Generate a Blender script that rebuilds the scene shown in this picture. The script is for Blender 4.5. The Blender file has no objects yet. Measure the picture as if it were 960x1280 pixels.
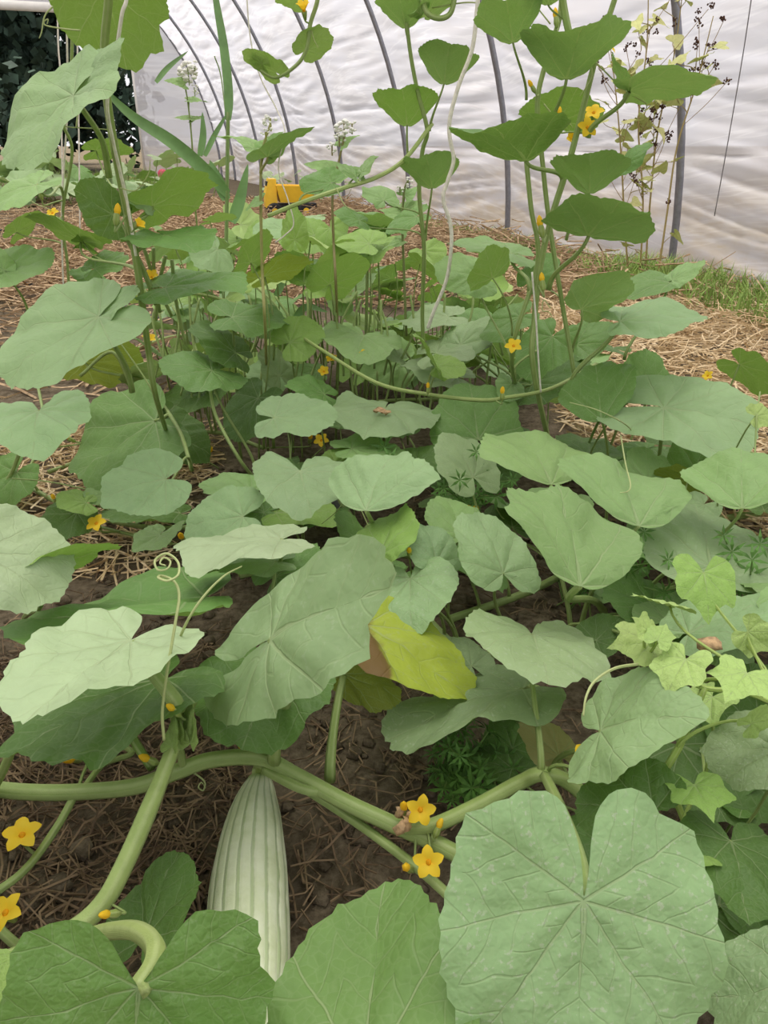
import bpy, bmesh, math, random
import numpy as np
from mathutils import Vector, Matrix, noise as mnoise

# ------------------------------------------------------------------ camera, sky, exposure
SC = bpy.context.scene
COL = SC.collection
CAM_H = 0.72
F = 967.0
PITCH = math.radians(26.0)
CP, SP = math.cos(PITCH), math.sin(PITCH)
cam_data = bpy.data.cameras.new('camera')
cam = bpy.data.objects.new('camera', cam_data)
COL.objects.link(cam)
cam.location = (0, 0, CAM_H)
cam.rotation_euler = (math.radians(90) - PITCH, 0, 0)
cam_data.sensor_fit = 'VERTICAL'
cam_data.sensor_height = 36.0
cam_data.lens = F / 1280.0 * 36.0
cam_data.clip_start = 0.02
cam_data.clip_end = 300
SC.camera = cam

world = bpy.data.worlds.new('overcast_sky')
SC.world = world
world.use_nodes = True
bg = world.node_tree.nodes['Background']
bg.inputs[0].default_value = (0.97, 0.97, 1.0, 1)
bg.inputs[1].default_value = 0.52
sun_data = bpy.data.lights.new('hazy_sun', 'SUN')
sun = bpy.data.objects.new('hazy_sun', sun_data)
COL.objects.link(sun)
sun_data.energy = 3.9
sun_data.angle = math.radians(30)
sun_data.color = (1.0, .96, .88)
sun.rotation_euler = (math.radians(-10), math.radians(2), 0)
sun.location = (-3, 0, 6)

SC.view_settings.view_transform = 'Standard'
SC.view_settings.look = 'None'
SC.view_settings.gamma = 1.0
SC.view_settings.use_curve_mapping = False
SC.view_settings.exposure = 0.95

rng = np.random.default_rng(11)
random.seed(5)

# ------------------------------------------------------------------ pixel -> place helpers
def ray(px, py):
    x = (px - 480.0) / F
    v = (640.0 - py) / F
    return np.array([x, CP + SP * v, CP * v - SP])

ZS = 0.88
def PZ(px, py, z):
    z = z * ZS
    r = ray(px, py)
    return np.array([0, 0, CAM_H]) + r * ((z - CAM_H) / r[2])

def PY(px, py, y):
    r = ray(px, py)
    return np.array([0, 0, CAM_H]) + r * (y / r[1])

def proj(p):
    d = p - np.array([0, 0, CAM_H])
    depth = d[1] * CP - d[2] * SP
    up = d[1] * SP + d[2] * CP
    return np.array([480 + F * d[0] / depth, 640 - F * up / depth])

def PT(t):
    """(px,py,'z',val) or (px,py,'Y',val)"""
    return PZ(t[0], t[1], t[3]) if t[2] == 'z' else PY(t[0], t[1], t[3])

def unit(v):
    v = np.asarray(v, float)
    return v / (np.linalg.norm(v) + 1e-12)

# ------------------------------------------------------------------ node helpers
class NT:
    def __init__(self, name):
        self.m = bpy.data.materials.new(name)
        self.m.use_nodes = True
        self.t = self.m.node_tree
        self.t.nodes.clear()
        self.out = self.n('ShaderNodeOutputMaterial')
    def n(self, kind, **kw):
        nd = self.t.nodes.new(kind)
        for k, v in kw.items():
            setattr(nd, k, v)
        return nd
    def link(self, a, b):
        self.t.links.new(a, b)
    def put(self, sock, v):
        if hasattr(v, 'links'):
            self.link(v, sock)
        else:
            sock.default_value = v
    def M(self, op, a, b=None, c=None, clamp=False):
        nd = self.n('ShaderNodeMath', operation=op)
        nd.use_clamp = clamp
        self.put(nd.inputs[0], a)
        if b is not None: self.put(nd.inputs[1], b)
        if c is not None: self.put(nd.inputs[2], c)
        return nd.outputs[0]
    def step(self, x, lo, hi):
        nd = self.n('ShaderNodeMapRange', interpolation_type='SMOOTHSTEP')
        self.put(nd.inputs[0], x); self.put(nd.inputs[1], lo); self.put(nd.inputs[2], hi)
        return nd.outputs[0]
    def mix(self, f, a, b, blend='MIX'):
        nd = self.n('ShaderNodeMix', data_type='RGBA', blend_type=blend)
        self.put(nd.inputs[0], f)
        for s, v in ((nd.inputs[6], a), (nd.inputs[7], b)):
            if isinstance(v, tuple) and len(v) == 3: v = v + (1,)
            self.put(s, v)
        return nd.outputs[2]
    def noise(self, scale, detail=3, rough=.5, vec=None, out=0):
        nd = self.n('ShaderNodeTexNoise')
        nd.inputs['Scale'].default_value = scale
        nd.inputs['Detail'].default_value = detail
        nd.inputs['Roughness'].default_value = rough
        if vec is not None: self.link(vec, nd.inputs['Vector'])
        return nd.outputs[out]
    def bump(self, h, strength=.5, dist=.002, normal=None):
        nd = self.n('ShaderNodeBump')
        nd.inputs['Strength'].default_value = strength
        nd.inputs['Distance'].default_value = dist
        self.link(h, nd.inputs['Height'])
        if normal is not None: self.link(normal, nd.inputs['Normal'])
        return nd.outputs[0]
    def pbr(self, col, rough=.5, spec=.4, normal=None, metal=0.0):
        b = self.n('ShaderNodeBsdfPrincipled')
        if isinstance(col, tuple) and len(col) == 3: col = col + (1,)
        self.put(b.inputs['Base Color'], col)
        self.put(b.inputs['Roughness'], rough)
        self.put(b.inputs['Specular IOR Level'], spec)
        b.inputs['Metallic'].default_value = metal
        if normal is not None: self.link(normal, b.inputs['Normal'])
        return b.outputs[0]
    def done(self, sh):
        self.link(sh, self.out.inputs[0])
        return self.m

def srgb(r, g, b):
    f = lambda c: (c / 255 / 12.92) if c / 255 <= .04045 else ((c / 255 + .055) / 1.055) ** 2.4
    return (f(r), f(g), f(b))

def simple_mat(name, col, rough=.5, spec=.3, var=.25, scale=40, bump=.0, metal=0.0):
    k = NT(name)
    tc = k.n('ShaderNodeTexCoord')
    nz = k.noise(scale, 4, .6, tc.outputs['Object'])
    c = k.mix(k.step(nz, .3, .7), tuple(x * (1 - var) for x in col), tuple(min(1, x * (1 + var)) for x in col))
    nrm = k.bump(nz, bump, .003) if bump else None
    return k.done(k.pbr(c, rough, spec, nrm, metal))

# leaf: UV holds the blade coordinates (u across, v along, base at 0); object colour = tint, alpha = speckle
def leaf_material(name, vein_gain=1.0, trans=.30, rough=.46, brown=False):
    k = NT(name)
    uvn = k.n('ShaderNodeUVMap'); uvn.uv_map = 'blade'
    sep = k.n('ShaderNodeSeparateXYZ'); k.link(uvn.outputs[0], sep.inputs[0])
    u, v = sep.outputs[0], sep.outputs[1]
    # a little wander so the veins are not ruler straight
    wn = k.noise(3.0, 2, .5, uvn.outputs[0])
    wob = k.M('MULTIPLY', k.M('SUBTRACT', wn, .5), .09)
    au = k.M('ADD', k.M('ABSOLUTE', u), wob)
    dmin = None; tsel = None; psel = None
    for deg in (0, 37, 78, 122):
        a = math.radians(deg)
        t = k.M('ADD', k.M('MULTIPLY', au, math.sin(a)), k.M('MULTIPLY', v, math.cos(a)))
        p = k.M('ABSOLUTE', k.M('SUBTRACT', k.M('MULTIPLY', au, math.cos(a)), k.M('MULTIPLY', v, math.sin(a))))
        d = k.M('ADD', p, k.M('MULTIPLY', k.M('LESS_THAN', t, 0.0), 5.0))
        if dmin is None:
            dmin, tsel = d, t
        else:
            less = k.M('LESS_THAN', d, dmin)
            inv = k.M('SUBTRACT', 1.0, less)
            tsel = k.M('ADD', k.M('MULTIPLY', t, less), k.M('MULTIPLY', tsel, inv))
            dmin = k.M('MINIMUM', d, dmin)
    wid = k.M('SUBTRACT', .013, k.M('MULTIPLY', tsel, .008))
    main = k.M('SUBTRACT', 1.0, k.step(dmin, k.M('MULTIPLY', wid, .3), wid))
    wn2 = k.noise(2.2, 1, .4, uvn.outputs[0])
    ph = k.M('ADD', k.M('MULTIPLY', k.M('SUBTRACT', tsel, k.M('MULTIPLY', dmin, .85)), 5.5), k.M('MULTIPLY', wn2, 1.6))
    fr = k.M('ABSOLUTE', k.M('SUBTRACT', k.M('FRACT', ph), .5))
    sec = k.M('SUBTRACT', 1.0, k.step(fr, .012, .06))
    sec = k.M('MULTIPLY', sec, .42)
    vor = k.n('ShaderNodeTexVoronoi', feature='DISTANCE_TO_EDGE'); vor.inputs['Scale'].default_value = 15
    k.link(uvn.outputs[0], vor.inputs['Vector'])
    ter = k.M('MULTIPLY', k.M('SUBTRACT', 1.0, k.step(vor.outputs[0], .01, .07)), .22)
    vein = k.M('MAXIMUM', k.M('MAXIMUM', main, sec), ter)
    oi = k.n('ShaderNodeObjectInfo')
    off = k.n('ShaderNodeVectorMath', operation='ADD')
    k.link(uvn.outputs[0], off.inputs[0])
    cmb = k.n('ShaderNodeCombineXYZ'); k.put(cmb.inputs[0], k.M('MULTIPLY', oi.outputs['Random'], 50)); k.link(oi.outputs['Random'], cmb.inputs[1])
    k.link(cmb.outputs[0], off.inputs[1])
    blot = k.noise(3.5, 3, .55, off.outputs[0])
    base = oi.outputs['Color']
    hs = k.n('ShaderNodeHueSaturation'); k.link(base, hs.inputs['Color'])
    k.put(hs.inputs['Value'], k.M('ADD', .86, k.M('MULTIPLY', blot, .3)))
    top = hs.outputs[0]
    light = k.mix(.6, top, (.48, .56, .30))
    top = k.mix(k.M('MULTIPLY', vein, .68 * vein_gain), top, light)
    # pale thrips-like speckles and scratches
    sp = k.noise(26, 3, .6, off.outputs[0]); sp2 = k.noise(7, 2, .5, off.outputs[0])
    spm = k.M('MULTIPLY', k.step(sp, .55, .64), k.step(sp2, .38, .55))
    spm = k.M('MULTIPLY', spm, oi.outputs['Alpha'])
    top = k.mix(k.M('MULTIPLY', spm, .75, clamp=True), top, (.52, .60, .40))
    if brown:
        bn = k.noise(2.6, 4, .6, uvn.outputs[0])
        bm = k.step(k.M('ADD', k.M('MULTIPLY', bn, .5), k.M('SUBTRACT', .22, k.M('ADD', v, k.M('MULTIPLY', u, -.9)))), .34, .46)
        top = k.mix(bm, top, (.22, .13, .04)); base = k.mix(bm, base, (.22, .13, .04))
    under = k.mix(.30, base, (.20, .30, .09))
    under = k.mix(k.M('MULTIPLY', vein, .75), under, (.42, .52, .22))
    geo = k.n('ShaderNodeNewGeometry')
    colr = k.mix(geo.outputs['Backfacing'], top, under)
    pk = k.M('SUBTRACT', 1.0, k.M('MAXIMUM', k.M('MULTIPLY', main, 1.0), k.M('MULTIPLY', sec, .9)))
    puff = k.M('ADD', k.M('MULTIPLY', pk, .5), k.M('MULTIPLY', k.step(vor.outputs[0], 0, .3), .10))
    quilt = k.noise(13, 2, .5, off.outputs[0])
    puff = k.M('ADD', k.M('ADD', puff, k.M('MULTIPLY', quilt, .55)), k.M('MULTIPLY', blot, .5))
    nrm = k.bump(puff, .5, .0036)
    sh = k.pbr(colr, k.M('ADD', rough, k.M('MULTIPLY', blot, .1)), .42, nrm)
    tr = k.n('ShaderNodeBsdfTranslucent')
    k.put(tr.inputs[0], k.mix(.55, colr, (.22, .36, .03)))
    mx = k.n('ShaderNodeMixShader'); mx.inputs[0].default_value = trans
    k.link(sh, mx.inputs[1]); k.link(tr.outputs[0], mx.inputs[2])
    return k.done(mx.outputs[0])

LEAF = leaf_material('cucumber_leaf')
BROWNING = leaf_material('yellowing_leaf', 1.0, .34, .5, True)
IVY = leaf_material('young_leaf', 1.0, .22, .55)

# stems: object colour as tint, long ridges and fine hair relief
def stem_material():
    k = NT('green_stem')
    oi = k.n('ShaderNodeObjectInfo')
    tc = k.n('ShaderNodeTexCoord')
    uvn = k.n('ShaderNodeUVMap'); uvn.uv_map = 'tube'
    sep = k.n('ShaderNodeSeparateXYZ'); k.link(uvn.outputs[0], sep.inputs[0])
    rid = k.M('SINE', k.M('MULTIPLY', sep.outputs[0], 2 * math.pi * 5))
    nz = k.noise(60, 4, .6, tc.outputs['Object'])
    hair = k.noise(700, 2, .6, tc.outputs['Object'])
    c1 = k.mix(.35, oi.outputs['Color'], (.48, .55, .26))
    c = k.mix(k.step(rid, -.4, .9), oi.outputs['Color'], c1)
    c = k.mix(k.step(nz, .35, .75), c, k.mix(.2, c, (.12, .2, .03)))
    h = k.M('ADD', k.M('MULTIPLY', rid, .4), k.M('MULTIPLY', hair, .7))
    nrm = k.bump(h, .4, .0015)
    sh = k.pbr(c, .48, .4, nrm)
    tr = k.n('ShaderNodeBsdfTranslucent'); k.link(c, tr.inputs[0])
    mx = k.n('ShaderNodeMixShader'); mx.inputs[0].default_value = .12
    k.link(sh, mx.inputs[1]); k.link(tr.outputs[0], mx.inputs[2])
    return k.done(mx.outputs[0])
STEM = stem_material()

def petal_material():
    k = NT('yellow_petal')
    tc = k.n('ShaderNodeTexCoord')
    nz = k.noise(90, 3, .5, tc.outputs['Object'])
    c = k.mix(nz, srgb(250, 204, 30), srgb(255, 226, 78))
    sh = k.pbr(c, .55, .2)
    tr = k.n('ShaderNodeBsdfTranslucent'); tr.inputs[0].default_value = srgb(255, 214, 50) + (1,)
    mx = k.n('ShaderNodeMixShader'); mx.inputs[0].default_value = .35
    k.link(sh, mx.inputs[1]); k.link(tr.outputs[0], mx.inputs[2])
    return k.done(mx.outputs[0])
PETAL = petal_material()

def soil_material():
    k = NT('garden_soil')
    tc = k.n('ShaderNodeTexCoord')
    P = tc.outputs['Object']
    n1 = k.noise(3, 5, .6, P); n2 = k.noise(60, 6, .7, P); n3 = k.noise(14, 4, .6, P)
    c = k.mix(k.step(n2, .3, .75), srgb(74, 65, 50), srgb(134, 121, 100))
    c = k.mix(k.step(n3, .45, .75), c, srgb(108, 97, 80))
    c = k.mix(k.M('MULTIPLY', k.step(n1, .4, .7), .35), c, srgb(84, 73, 56))
    h = k.M('ADD', k.M('MULTIPLY', n2, .6), n3)
    return k.done(k.pbr(c, .95, .1, k.bump(h, .9, .012)))
SOIL = soil_material()

def straw_material(name, a, b, c3):
    k = NT(name)
    tc = k.n('ShaderNodeTexCoord')
    nz = k.noise(9, 3, .6, tc.outputs['Object']); n2 = k.noise(45, 2, .5, tc.outputs['Object'])
    c = k.mix(k.step(nz, .35, .65), a, b)
    c = k.mix(k.step(n2, .5, .7), c, c3)
    return k.done(k.pbr(c, .7, .25))
STRAW = straw_material('pale_straw', srgb(208, 182, 138), srgb(232, 210, 172), srgb(174, 144, 102))
STRAW_BROWN = straw_material('weathered_straw', srgb(164, 136, 102), srgb(206, 180, 142), srgb(132, 108, 82))
STRAW_GREY = straw_material('old_straw', srgb(112, 92, 70), srgb(150, 128, 98), srgb(82, 66, 50))

def plastic_material(name, clean, soiled):
    k = NT(name)
    tc = k.n('ShaderNodeTexCoord')
    P = tc.outputs['Object']
    mp = k.n('ShaderNodeMapping'); k.link(P, mp.inputs[0]); mp.inputs['Scale'].default_value = (1, 1, 4)
    n1 = k.noise(1.6, 5, .6, mp.outputs[0]); n2 = k.noise(7, 4, .6, mp.outputs[0])
    sep = k.n('ShaderNodeSeparateXYZ'); k.link(P, sep.inputs[0])
    low = k.M('SUBTRACT', 1.0, k.step(sep.outputs[2], .05, .75))
    dirt = k.M('MULTIPLY', k.step(n1, .38, .62), k.M('ADD', .12, k.M('MULTIPLY', low, .55)))
    dirt = k.M('ADD', dirt, k.M('MULTIPLY', k.step(n2, .5, .75), k.M('MULTIPLY', low, .3)), clamp=True)
    uvn = k.n('ShaderNodeUVMap'); uvn.uv_map = 'film'
    m4 = k.n('ShaderNodeMapping'); k.link(uvn.outputs[0], m4.inputs[0]); m4.inputs['Scale'].default_value = (.45, 6, 1)
    cr = k.noise(1.0, 4, .65, m4.outputs[0])
    crease = k.M('SUBTRACT', 1.0, k.step(k.M('ABSOLUTE', k.M('SUBTRACT', cr, .5)), .0, .035))
    c = k.mix(dirt, clean, soiled)
    c = k.mix(k.M('MULTIPLY', crease, .22), c, srgb(246, 245, 246))
    d = k.n('ShaderNodeBsdfDiffuse'); k.link(c, d.inputs[0])
    t = k.n('ShaderNodeBsdfTranslucent'); k.link(c, t.inputs[0])
    g = k.n('ShaderNodeBsdfGlossy'); g.inputs['Roughness'].default_value = .28
    tp = k.n('ShaderNodeBsdfTransparent'); tp.inputs[0].default_value = (.95, .96, .97, 1)
    m1 = k.n('ShaderNodeMixShader'); m1.inputs[0].default_value = .74
    k.link(d.outputs[0], m1.inputs[1]); k.link(t.outputs[0], m1.inputs[2])
    m2 = k.n('ShaderNodeMixShader'); m2.inputs[0].default_value = .15
    k.link(m1.outputs[0], m2.inputs[1]); k.link(tp.outputs[0], m2.inputs[2])
    m3 = k.n('ShaderNodeMixShader'); m3.inputs[0].default_value = .10
    k.link(m2.outputs[0], m3.inputs[1]); k.link(g.outputs[0], m3.inputs[2])
    return k.done(m3.outputs[0])
FILM = plastic_material('polytunnel_film', srgb(222, 221, 226), srgb(206, 190, 164))
FILM_SIDE_DIMMED = plastic_material('polytunnel_side_film_dimmed', srgb(199, 198, 206), srgb(188, 172, 148))  # greyer copy of the ceiling film, dimmer wall light put into its colour

STEEL = simple_mat('galvanised_steel', srgb(142, 143, 150), .45, .5, .12, 30, 0, .6)
WHITE_PIPE = simple_mat('white_pipe_plastic', srgb(225, 222, 215), .4, .4, .05, 10)
TWINE = simple_mat('white_twine', srgb(228, 222, 206), .8, .2, .12, 120, .3)
BLACK_PLASTIC = simple_mat('black_plastic', srgb(38, 38, 40), .5, .4, .2, 30)
GREY_PLASTIC = simple_mat('dark_grey_plastic', srgb(66, 68, 66), .5, .4, .2, 60)
TOY_YELLOW = simple_mat('toy_yellow_plastic', srgb(250, 204, 60), .4, .4, .08, 10)
PINK = simple_mat('pink_plastic', srgb(222, 88, 110), .45, .4, .08, 10)
BARK = simple_mat('bark', srgb(84, 70, 56), .9, .1, .3, 18, .6)
DEAD = simple_mat('dried_plant_matter', srgb(192, 160, 122), .85, .1, .3, 160, .3)
WHITE_PETAL = simple_mat('white_buckwheat_petal', srgb(238, 236, 226), .6, .2, .08, 200)
SEED = simple_mat('brown_seed', srgb(86, 62, 52), .7, .2, .3, 200)
POLLEN = simple_mat('flower_centre', srgb(214, 150, 20), .7, .2, .2, 200)
GRASS = simple_mat('green_grass', srgb(150, 180, 92), .6, .3, .3, 6)
BLADE = simple_mat('tall_grass_blade', srgb(122, 158, 98), .5, .4, .2, 12)
WEED = simple_mat('weed_leaf', srgb(84, 124, 52), .55, .3, .3, 50)
SILVER = simple_mat('silvery_weed_leaf', srgb(178, 182, 172), .7, .2, .15, 50)
TREE_LEAF = simple_mat('dark_tree_foliage', srgb(50, 68, 56), .7, .2, .45, 3)

def fruit_material():
    k = NT('armenian_cucumber_skin')
    uvn = k.n('ShaderNodeUVMap'); uvn.uv_map = 'skin'
    sep = k.n('ShaderNodeSeparateXYZ'); k.link(uvn.outputs[0], sep.inputs[0])
    tc = k.n('ShaderNodeTexCoord')
    nz = k.noise(30, 4, .6, tc.outputs['Object']); n2 = k.noise(160, 3, .6, tc.outputs['Object'])
    g = k.M('COSINE', k.M('MULTIPLY', k.M('ADD', sep.outputs[0], k.M('MULTIPLY', k.M('SUBTRACT', nz, .5), .02)), 2 * math.pi * 18))
    groove = k.step(g, .45, 1.0)
    c = k.mix(k.step(nz, .3, .7), srgb(206, 216, 172), srgb(228, 234, 202))
    c = k.mix(k.M('MULTIPLY', groove, .6), c, srgb(158, 180, 122))
    c = k.mix(k.M('MULTIPLY', k.step(sep.outputs[1], .0, .12), 1.0), srgb(168, 190, 120), c)
    h = k.M('SUBTRACT', k.M('MULTIPLY', n2, .3), groove)
    b = k.n('ShaderNodeBsdfPrincipled')
    k.link(c, b.inputs['Base Color']); b.inputs['Roughness'].default_value = .5
    b.inputs['Subsurface Weight'].default_value = .15; b.inputs['Subsurface Radius'].default_value = (.01, .012, .006)
    k.link(k.bump(h, .45, .003), b.inputs['Normal'])
    return k.done(b.outputs[0])
FRUIT = fruit_material()

# ------------------------------------------------------------------ object helpers
WL = {}
def mesh_obj(name, verts, faces, mat, parent=None, loc=None, smooth=True, uv=None, uvname='uv'):
    """verts are world coordinates; the object's origin is put at loc."""
    V = np.asarray(verts, float)
    if loc is None: loc = V.mean(axis=0) if parent is not None else np.zeros(3)
    loc = np.asarray(loc, float)
    me = bpy.data.meshes.new(name)
    me.from_pydata((V - loc).tolist(), [], faces)
    if smooth: me.polygons.foreach_set('use_smooth', [True] * len(me.polygons))
    if uv is not None:
        lay = me.uv_layers.new(name=uvname)
        li = np.zeros(len(me.loops), dtype=np.int32); me.loops.foreach_get('vertex_index', li)
        lay.data.foreach_set('uv', np.asarray(uv, dtype=np.float32)[li].ravel())
    me.materials.append(mat)
    me.update()
    o = bpy.data.objects.new(name, me)
    COL.objects.link(o)
    if parent is None:
        o.location = loc
    else:
        o.parent = parent
        o.location = loc - wloc(parent)
    WL[o.name] = loc
    return o

def wloc(o):
    return WL[o.name]

def tag(o, label, cat, group=None, kind=None):
    if label: o['label'] = label
    if cat: o['category'] = cat
    if group: o['group'] = group
    if kind: o['kind'] = kind
    return o

def thing(name, label, cat, loc, group=None):
    o = bpy.data.objects.new(name, None)
    COL.objects.link(o)
    o.empty_display_size = .05
    o.location = loc
    WL[o.name] = np.asarray(loc, float)
    return tag(o, label, cat, group)

def spline(pts, n=8):
    """Catmull-Rom through pts (k,3 or k,4)."""
    P = np.asarray(pts, float)
    if len(P) == 2:
        t = np.linspace(0, 1, n + 1)[:, None]
        return P[0] * (1 - t) + P[1] * t
    Q = np.vstack([2 * P[0] - P[1], P, 2 * P[-1] - P[-2]])
    out = []
    for i in range(1, len(Q) - 2):
        a, b, c, d = Q[i - 1], Q[i], Q[i + 1], Q[i + 2]
        for t in np.linspace(0, 1, n, endpoint=False):
            out.append(.5 * ((2 * b) + (-a + c) * t + (2 * a - 5 * b + 4 * c - d) * t * t + (-a + 3 * b - 3 * c + d) * t ** 3))
    out.append(P[-1])
    return np.array(out)

def tube(path, radii, sides=8, ridge=0.0, cap=True):
    P = np.asarray(path, float)
    n = len(P)
    R = np.full(n, radii, float) if np.isscalar(radii) else np.interp(np.linspace(0, 1, n), np.linspace(0, 1, len(radii)), radii)
    T = np.gradient(P, axis=0)
    T /= np.linalg.norm(T, axis=1)[:, None] + 1e-9
    ref = np.array([0, 0, 1.0]) if abs(T[0][2]) < .9 else np.array([1.0, 0, 0])
    nrm = unit(np.cross(T[0], ref))
    V, U = [], []
    L = 0
    for i in range(n):
        if i: L += np.linalg.norm(P[i] - P[i - 1])
        nrm = unit(nrm - T[i] * np.dot(nrm, T[i]))
        b = np.cross(T[i], nrm)
        for j in range(sides):
            a = 2 * math.pi * j / sides
            r = R[i] * (1 + ridge * math.cos(5 * a))
            V.append(P[i] + r * (math.cos(a) * nrm + math.sin(a) * b)); U.append((j / sides, L))
    Fc = []
    for i in range(n - 1):
        for j in range(sides):
            k = (j + 1) % sides
            Fc.append((i * sides + j, i * sides + k, (i + 1) * sides + k, (i + 1) * sides + j))
    if cap:
        Fc.append(tuple(range(sides))[::-1]); Fc.append(tuple((n - 1) * sides + j for j in range(sides)))
    return V, Fc, U

def tube_obj(name, path, radii, mat, parent=None, sides=8, loc=None, ridge=0.0, col=None):
    V, Fc, U = tube(path, radii, sides, ridge)
    o = mesh_obj(name, V, Fc, mat, parent, path[0] if loc is None else loc, True, U, 'tube')
    if col is not None: o.color = tuple(col) + (1,)
    return o

def join_geo(parts):
    V, Fc = [], []
    for v, f in parts:
        b = len(V); V.extend(list(v)); Fc.extend(tuple(i + b for i in q) for q in f)
    return V, Fc

def box_geo(c, sx, sy, sz, ax=None):
    ax = np.eye(3) if ax is None else ax
    V = [np.asarray(c) + ax[0] * sx * a + ax[1] * sy * b + ax[2] * sz * d for a in (-.5, .5) for b in (-.5, .5) for d in (-.5, .5)]
    return V, [(0, 1, 3, 2), (4, 6, 7, 5), (0, 4, 5, 1), (2, 3, 7, 6), (0, 2, 6, 4), (1, 5, 7, 3)]

def ball_geo(c, r, nu=6, nv=4, sc=(1, 1, 1)):
    V = [np.asarray(c) + np.array([0, 0, r * sc[2]])]
    for i in range(1, nv):
        a = math.pi * i / nv
        for j in range(nu):
            b = 2 * math.pi * j / nu
            V.append(np.asarray(c) + r * np.array([sc[0] * math.sin(a) * math.cos(b), sc[1] * math.sin(a) * math.sin(b), sc[2] * math.cos(a)]))
    V.append(np.asarray(c) - np.array([0, 0, r * sc[2]]))
    Fc = [(0, 1 + j, 1 + (j + 1) % nu) for j in range(nu)]
    for i in range(nv - 2):
        for j in range(nu):
            a = 1 + i * nu + j; b = 1 + i * nu + (j + 1) % nu
            Fc.append((a, a + nu, b + nu, b))
    e = len(V) - 1; s = 1 + (nv - 2) * nu
    Fc += [(e, s + (j + 1) % nu, s + j) for j in range(nu)]
    return V, Fc
# ------------------------------------------------------------------ the setting: ground, polytunnel, trees outside
H1 = PZ(838, 340, 0.0)                      # foot of the nearest hoop in view
H2 = PZ(634, 297, 0.0)                      # foot of the next
AX = unit(H2 - H1); BAY = np.linalg.norm(H2 - H1)
PERP = np.array([-AX[1], AX[0], 0.0])       # from the right wall towards the left one
RAD = 3.8
END_S = BAY * 6.6
Z3 = np.array([0, 0, 1.0])

def tunnel(s, a, r=RAD):
    """point on the tunnel skin: s along the axis, a = angle from the right foot."""
    return H1 + AX * s + PERP * (RAD - r * math.cos(a)) + Z3 * (r * math.sin(a))

def ground_h(x, y):
    n = mnoise.noise((x * 1.3, y * 1.3, 0.0)) * .02 + mnoise.noise((x * 6, y * 6, 3.0)) * .010 + mnoise.noise((x * 19, y * 19, 7.0)) * .004
    d = math.hypot(x - .1, y - 1.0)
    return n * min(1.0, max(.35, 4.0 / (d + .5)))

def build_floor():
    xs = np.concatenate([np.linspace(-40, -3, 16)[:-1], np.linspace(-3, 3, 241), np.linspace(3, 30, 12)[1:]])
    ys = np.concatenate([np.linspace(-12, -.3, 8)[:-1], np.linspace(-.3, 2.6, 151), np.linspace(2.6, 8, 70)[1:], np.linspace(8, 60, 22)[1:]])
    V = [(x, y, ground_h(x, y)) for y in ys for x in xs]
    nx = len(xs)
    Fc = [(j * nx + i, j * nx + i + 1, (j + 1) * nx + i + 1, (j + 1) * nx + i) for j in range(len(ys) - 1) for i in range(nx - 1)]
    o = mesh_obj('floor', V, Fc, SOIL)
    tag(o, 'dark crumbly garden soil under the vines', 'soil', kind='structure')
build_floor()

def film_patch(name, a0, a1, na, label, mat):
    ss = np.arange(-5.0, END_S + .001, .05)
    aa = np.linspace(a0, a1, na)
    V, U = [], []
    for a in aa:
        arc = a * RAD if a < math.pi / 2 else (math.pi - a) * RAD
        for s in ss:
            t = (s / BAY) % 1.0
            bay = math.floor(s / BAY)
            sag = math.sin(math.pi * t)
            w1 = mnoise.noise((s * .45, arc * 1.2, bay * 3.7))
            w2 = mnoise.noise((s * 1.3 + bay, arc * 8.0 + sag * .7, 4.0))
            w3 = mnoise.noise((s * .9 + 9.0, arc * 17.0 + sag * 1.3 + w1 * 2.2, bay * 1.9))
            low = max(0.0, 1 - arc / 1.1)
            fold = (abs(w3) * 2 - .5) * (.012 + .012 * low) + w2 * (.017 + .002 * low)
            # two long slack folds that run along the film
            for hz, hw, am in ((.62, .014, .02), (.95, .018, .02), (1.55, .02, .015)):
                d = arc - hz - .02 * sag + .015 * w1
                fold += am * math.exp(-(d / hw) ** 2)
            r = RAD + .03 - .035 * sag * (1 - .5 * low) - fold * (.25 + .75 * sag ** .5)
            V.append(tunnel(s, a, r)); U.append((s, arc - .10 * sag))
    ns = len(ss)
    Fc = [(j * ns + i, (j + 1) * ns + i, (j + 1) * ns + i + 1, j * ns + i + 1) for j in range(na - 1) for i in range(ns - 1)]
    o = mesh_obj(name, V, Fc, mat, None, None, True, U, 'film')
    return tag(o, label, 'plastic film', kind='structure')
wall_right = film_patch('wall_right', -.02, math.radians(62), 190, 'wrinkled translucent white plastic film stretched over steel hoops', FILM_SIDE_DIMMED)
film_patch('ceiling', math.radians(62), math.radians(118), 30, 'translucent white plastic film overhead', FILM)
film_patch('wall_left', math.radians(118), math.pi + .02, 40, 'translucent plastic film on the far side of the tunnel', FILM_SIDE_DIMMED)

# steel hoops are pieces of the film wall's frame
for k in range(-3, 8):
    s = k * BAY if k < 7 else END_S - .03
    path = [tunnel(s, a, RAD - .004) for a in np.linspace(-.03, math.pi + .03, 60)]
    V, Fc, U = tube(path, .021, 10)
    h = mesh_obj('hoop', V, Fc, STEEL, wall_right, path[0], True)
    h['label'] = 'grey galvanised steel hoop carrying the film'

# a dark tie cord lying against the film in the nearest bay
def on_film(px, py, r):
    d = ray(px, py); C = np.array([0, 0, CAM_H])
    for t in np.arange(.5, 12, .01):
        q = C + d * t; w = np.dot(q - H1, PERP) - RAD
        if math.hypot(w, q[2]) > r: return q
cord = spline([on_film(x, y, RAD - .07) for x, y in ((945, -40), (939, 0), (930, 60), (920, 120), (905, 205), (893, 270))], 6)
V, Fc, U = tube(cord, .0025, 6)
h = mesh_obj('tie_cord', V, Fc, STEEL, wall_right, cord[0]); h['label'] = 'thin dark cord hanging against the film'

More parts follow.
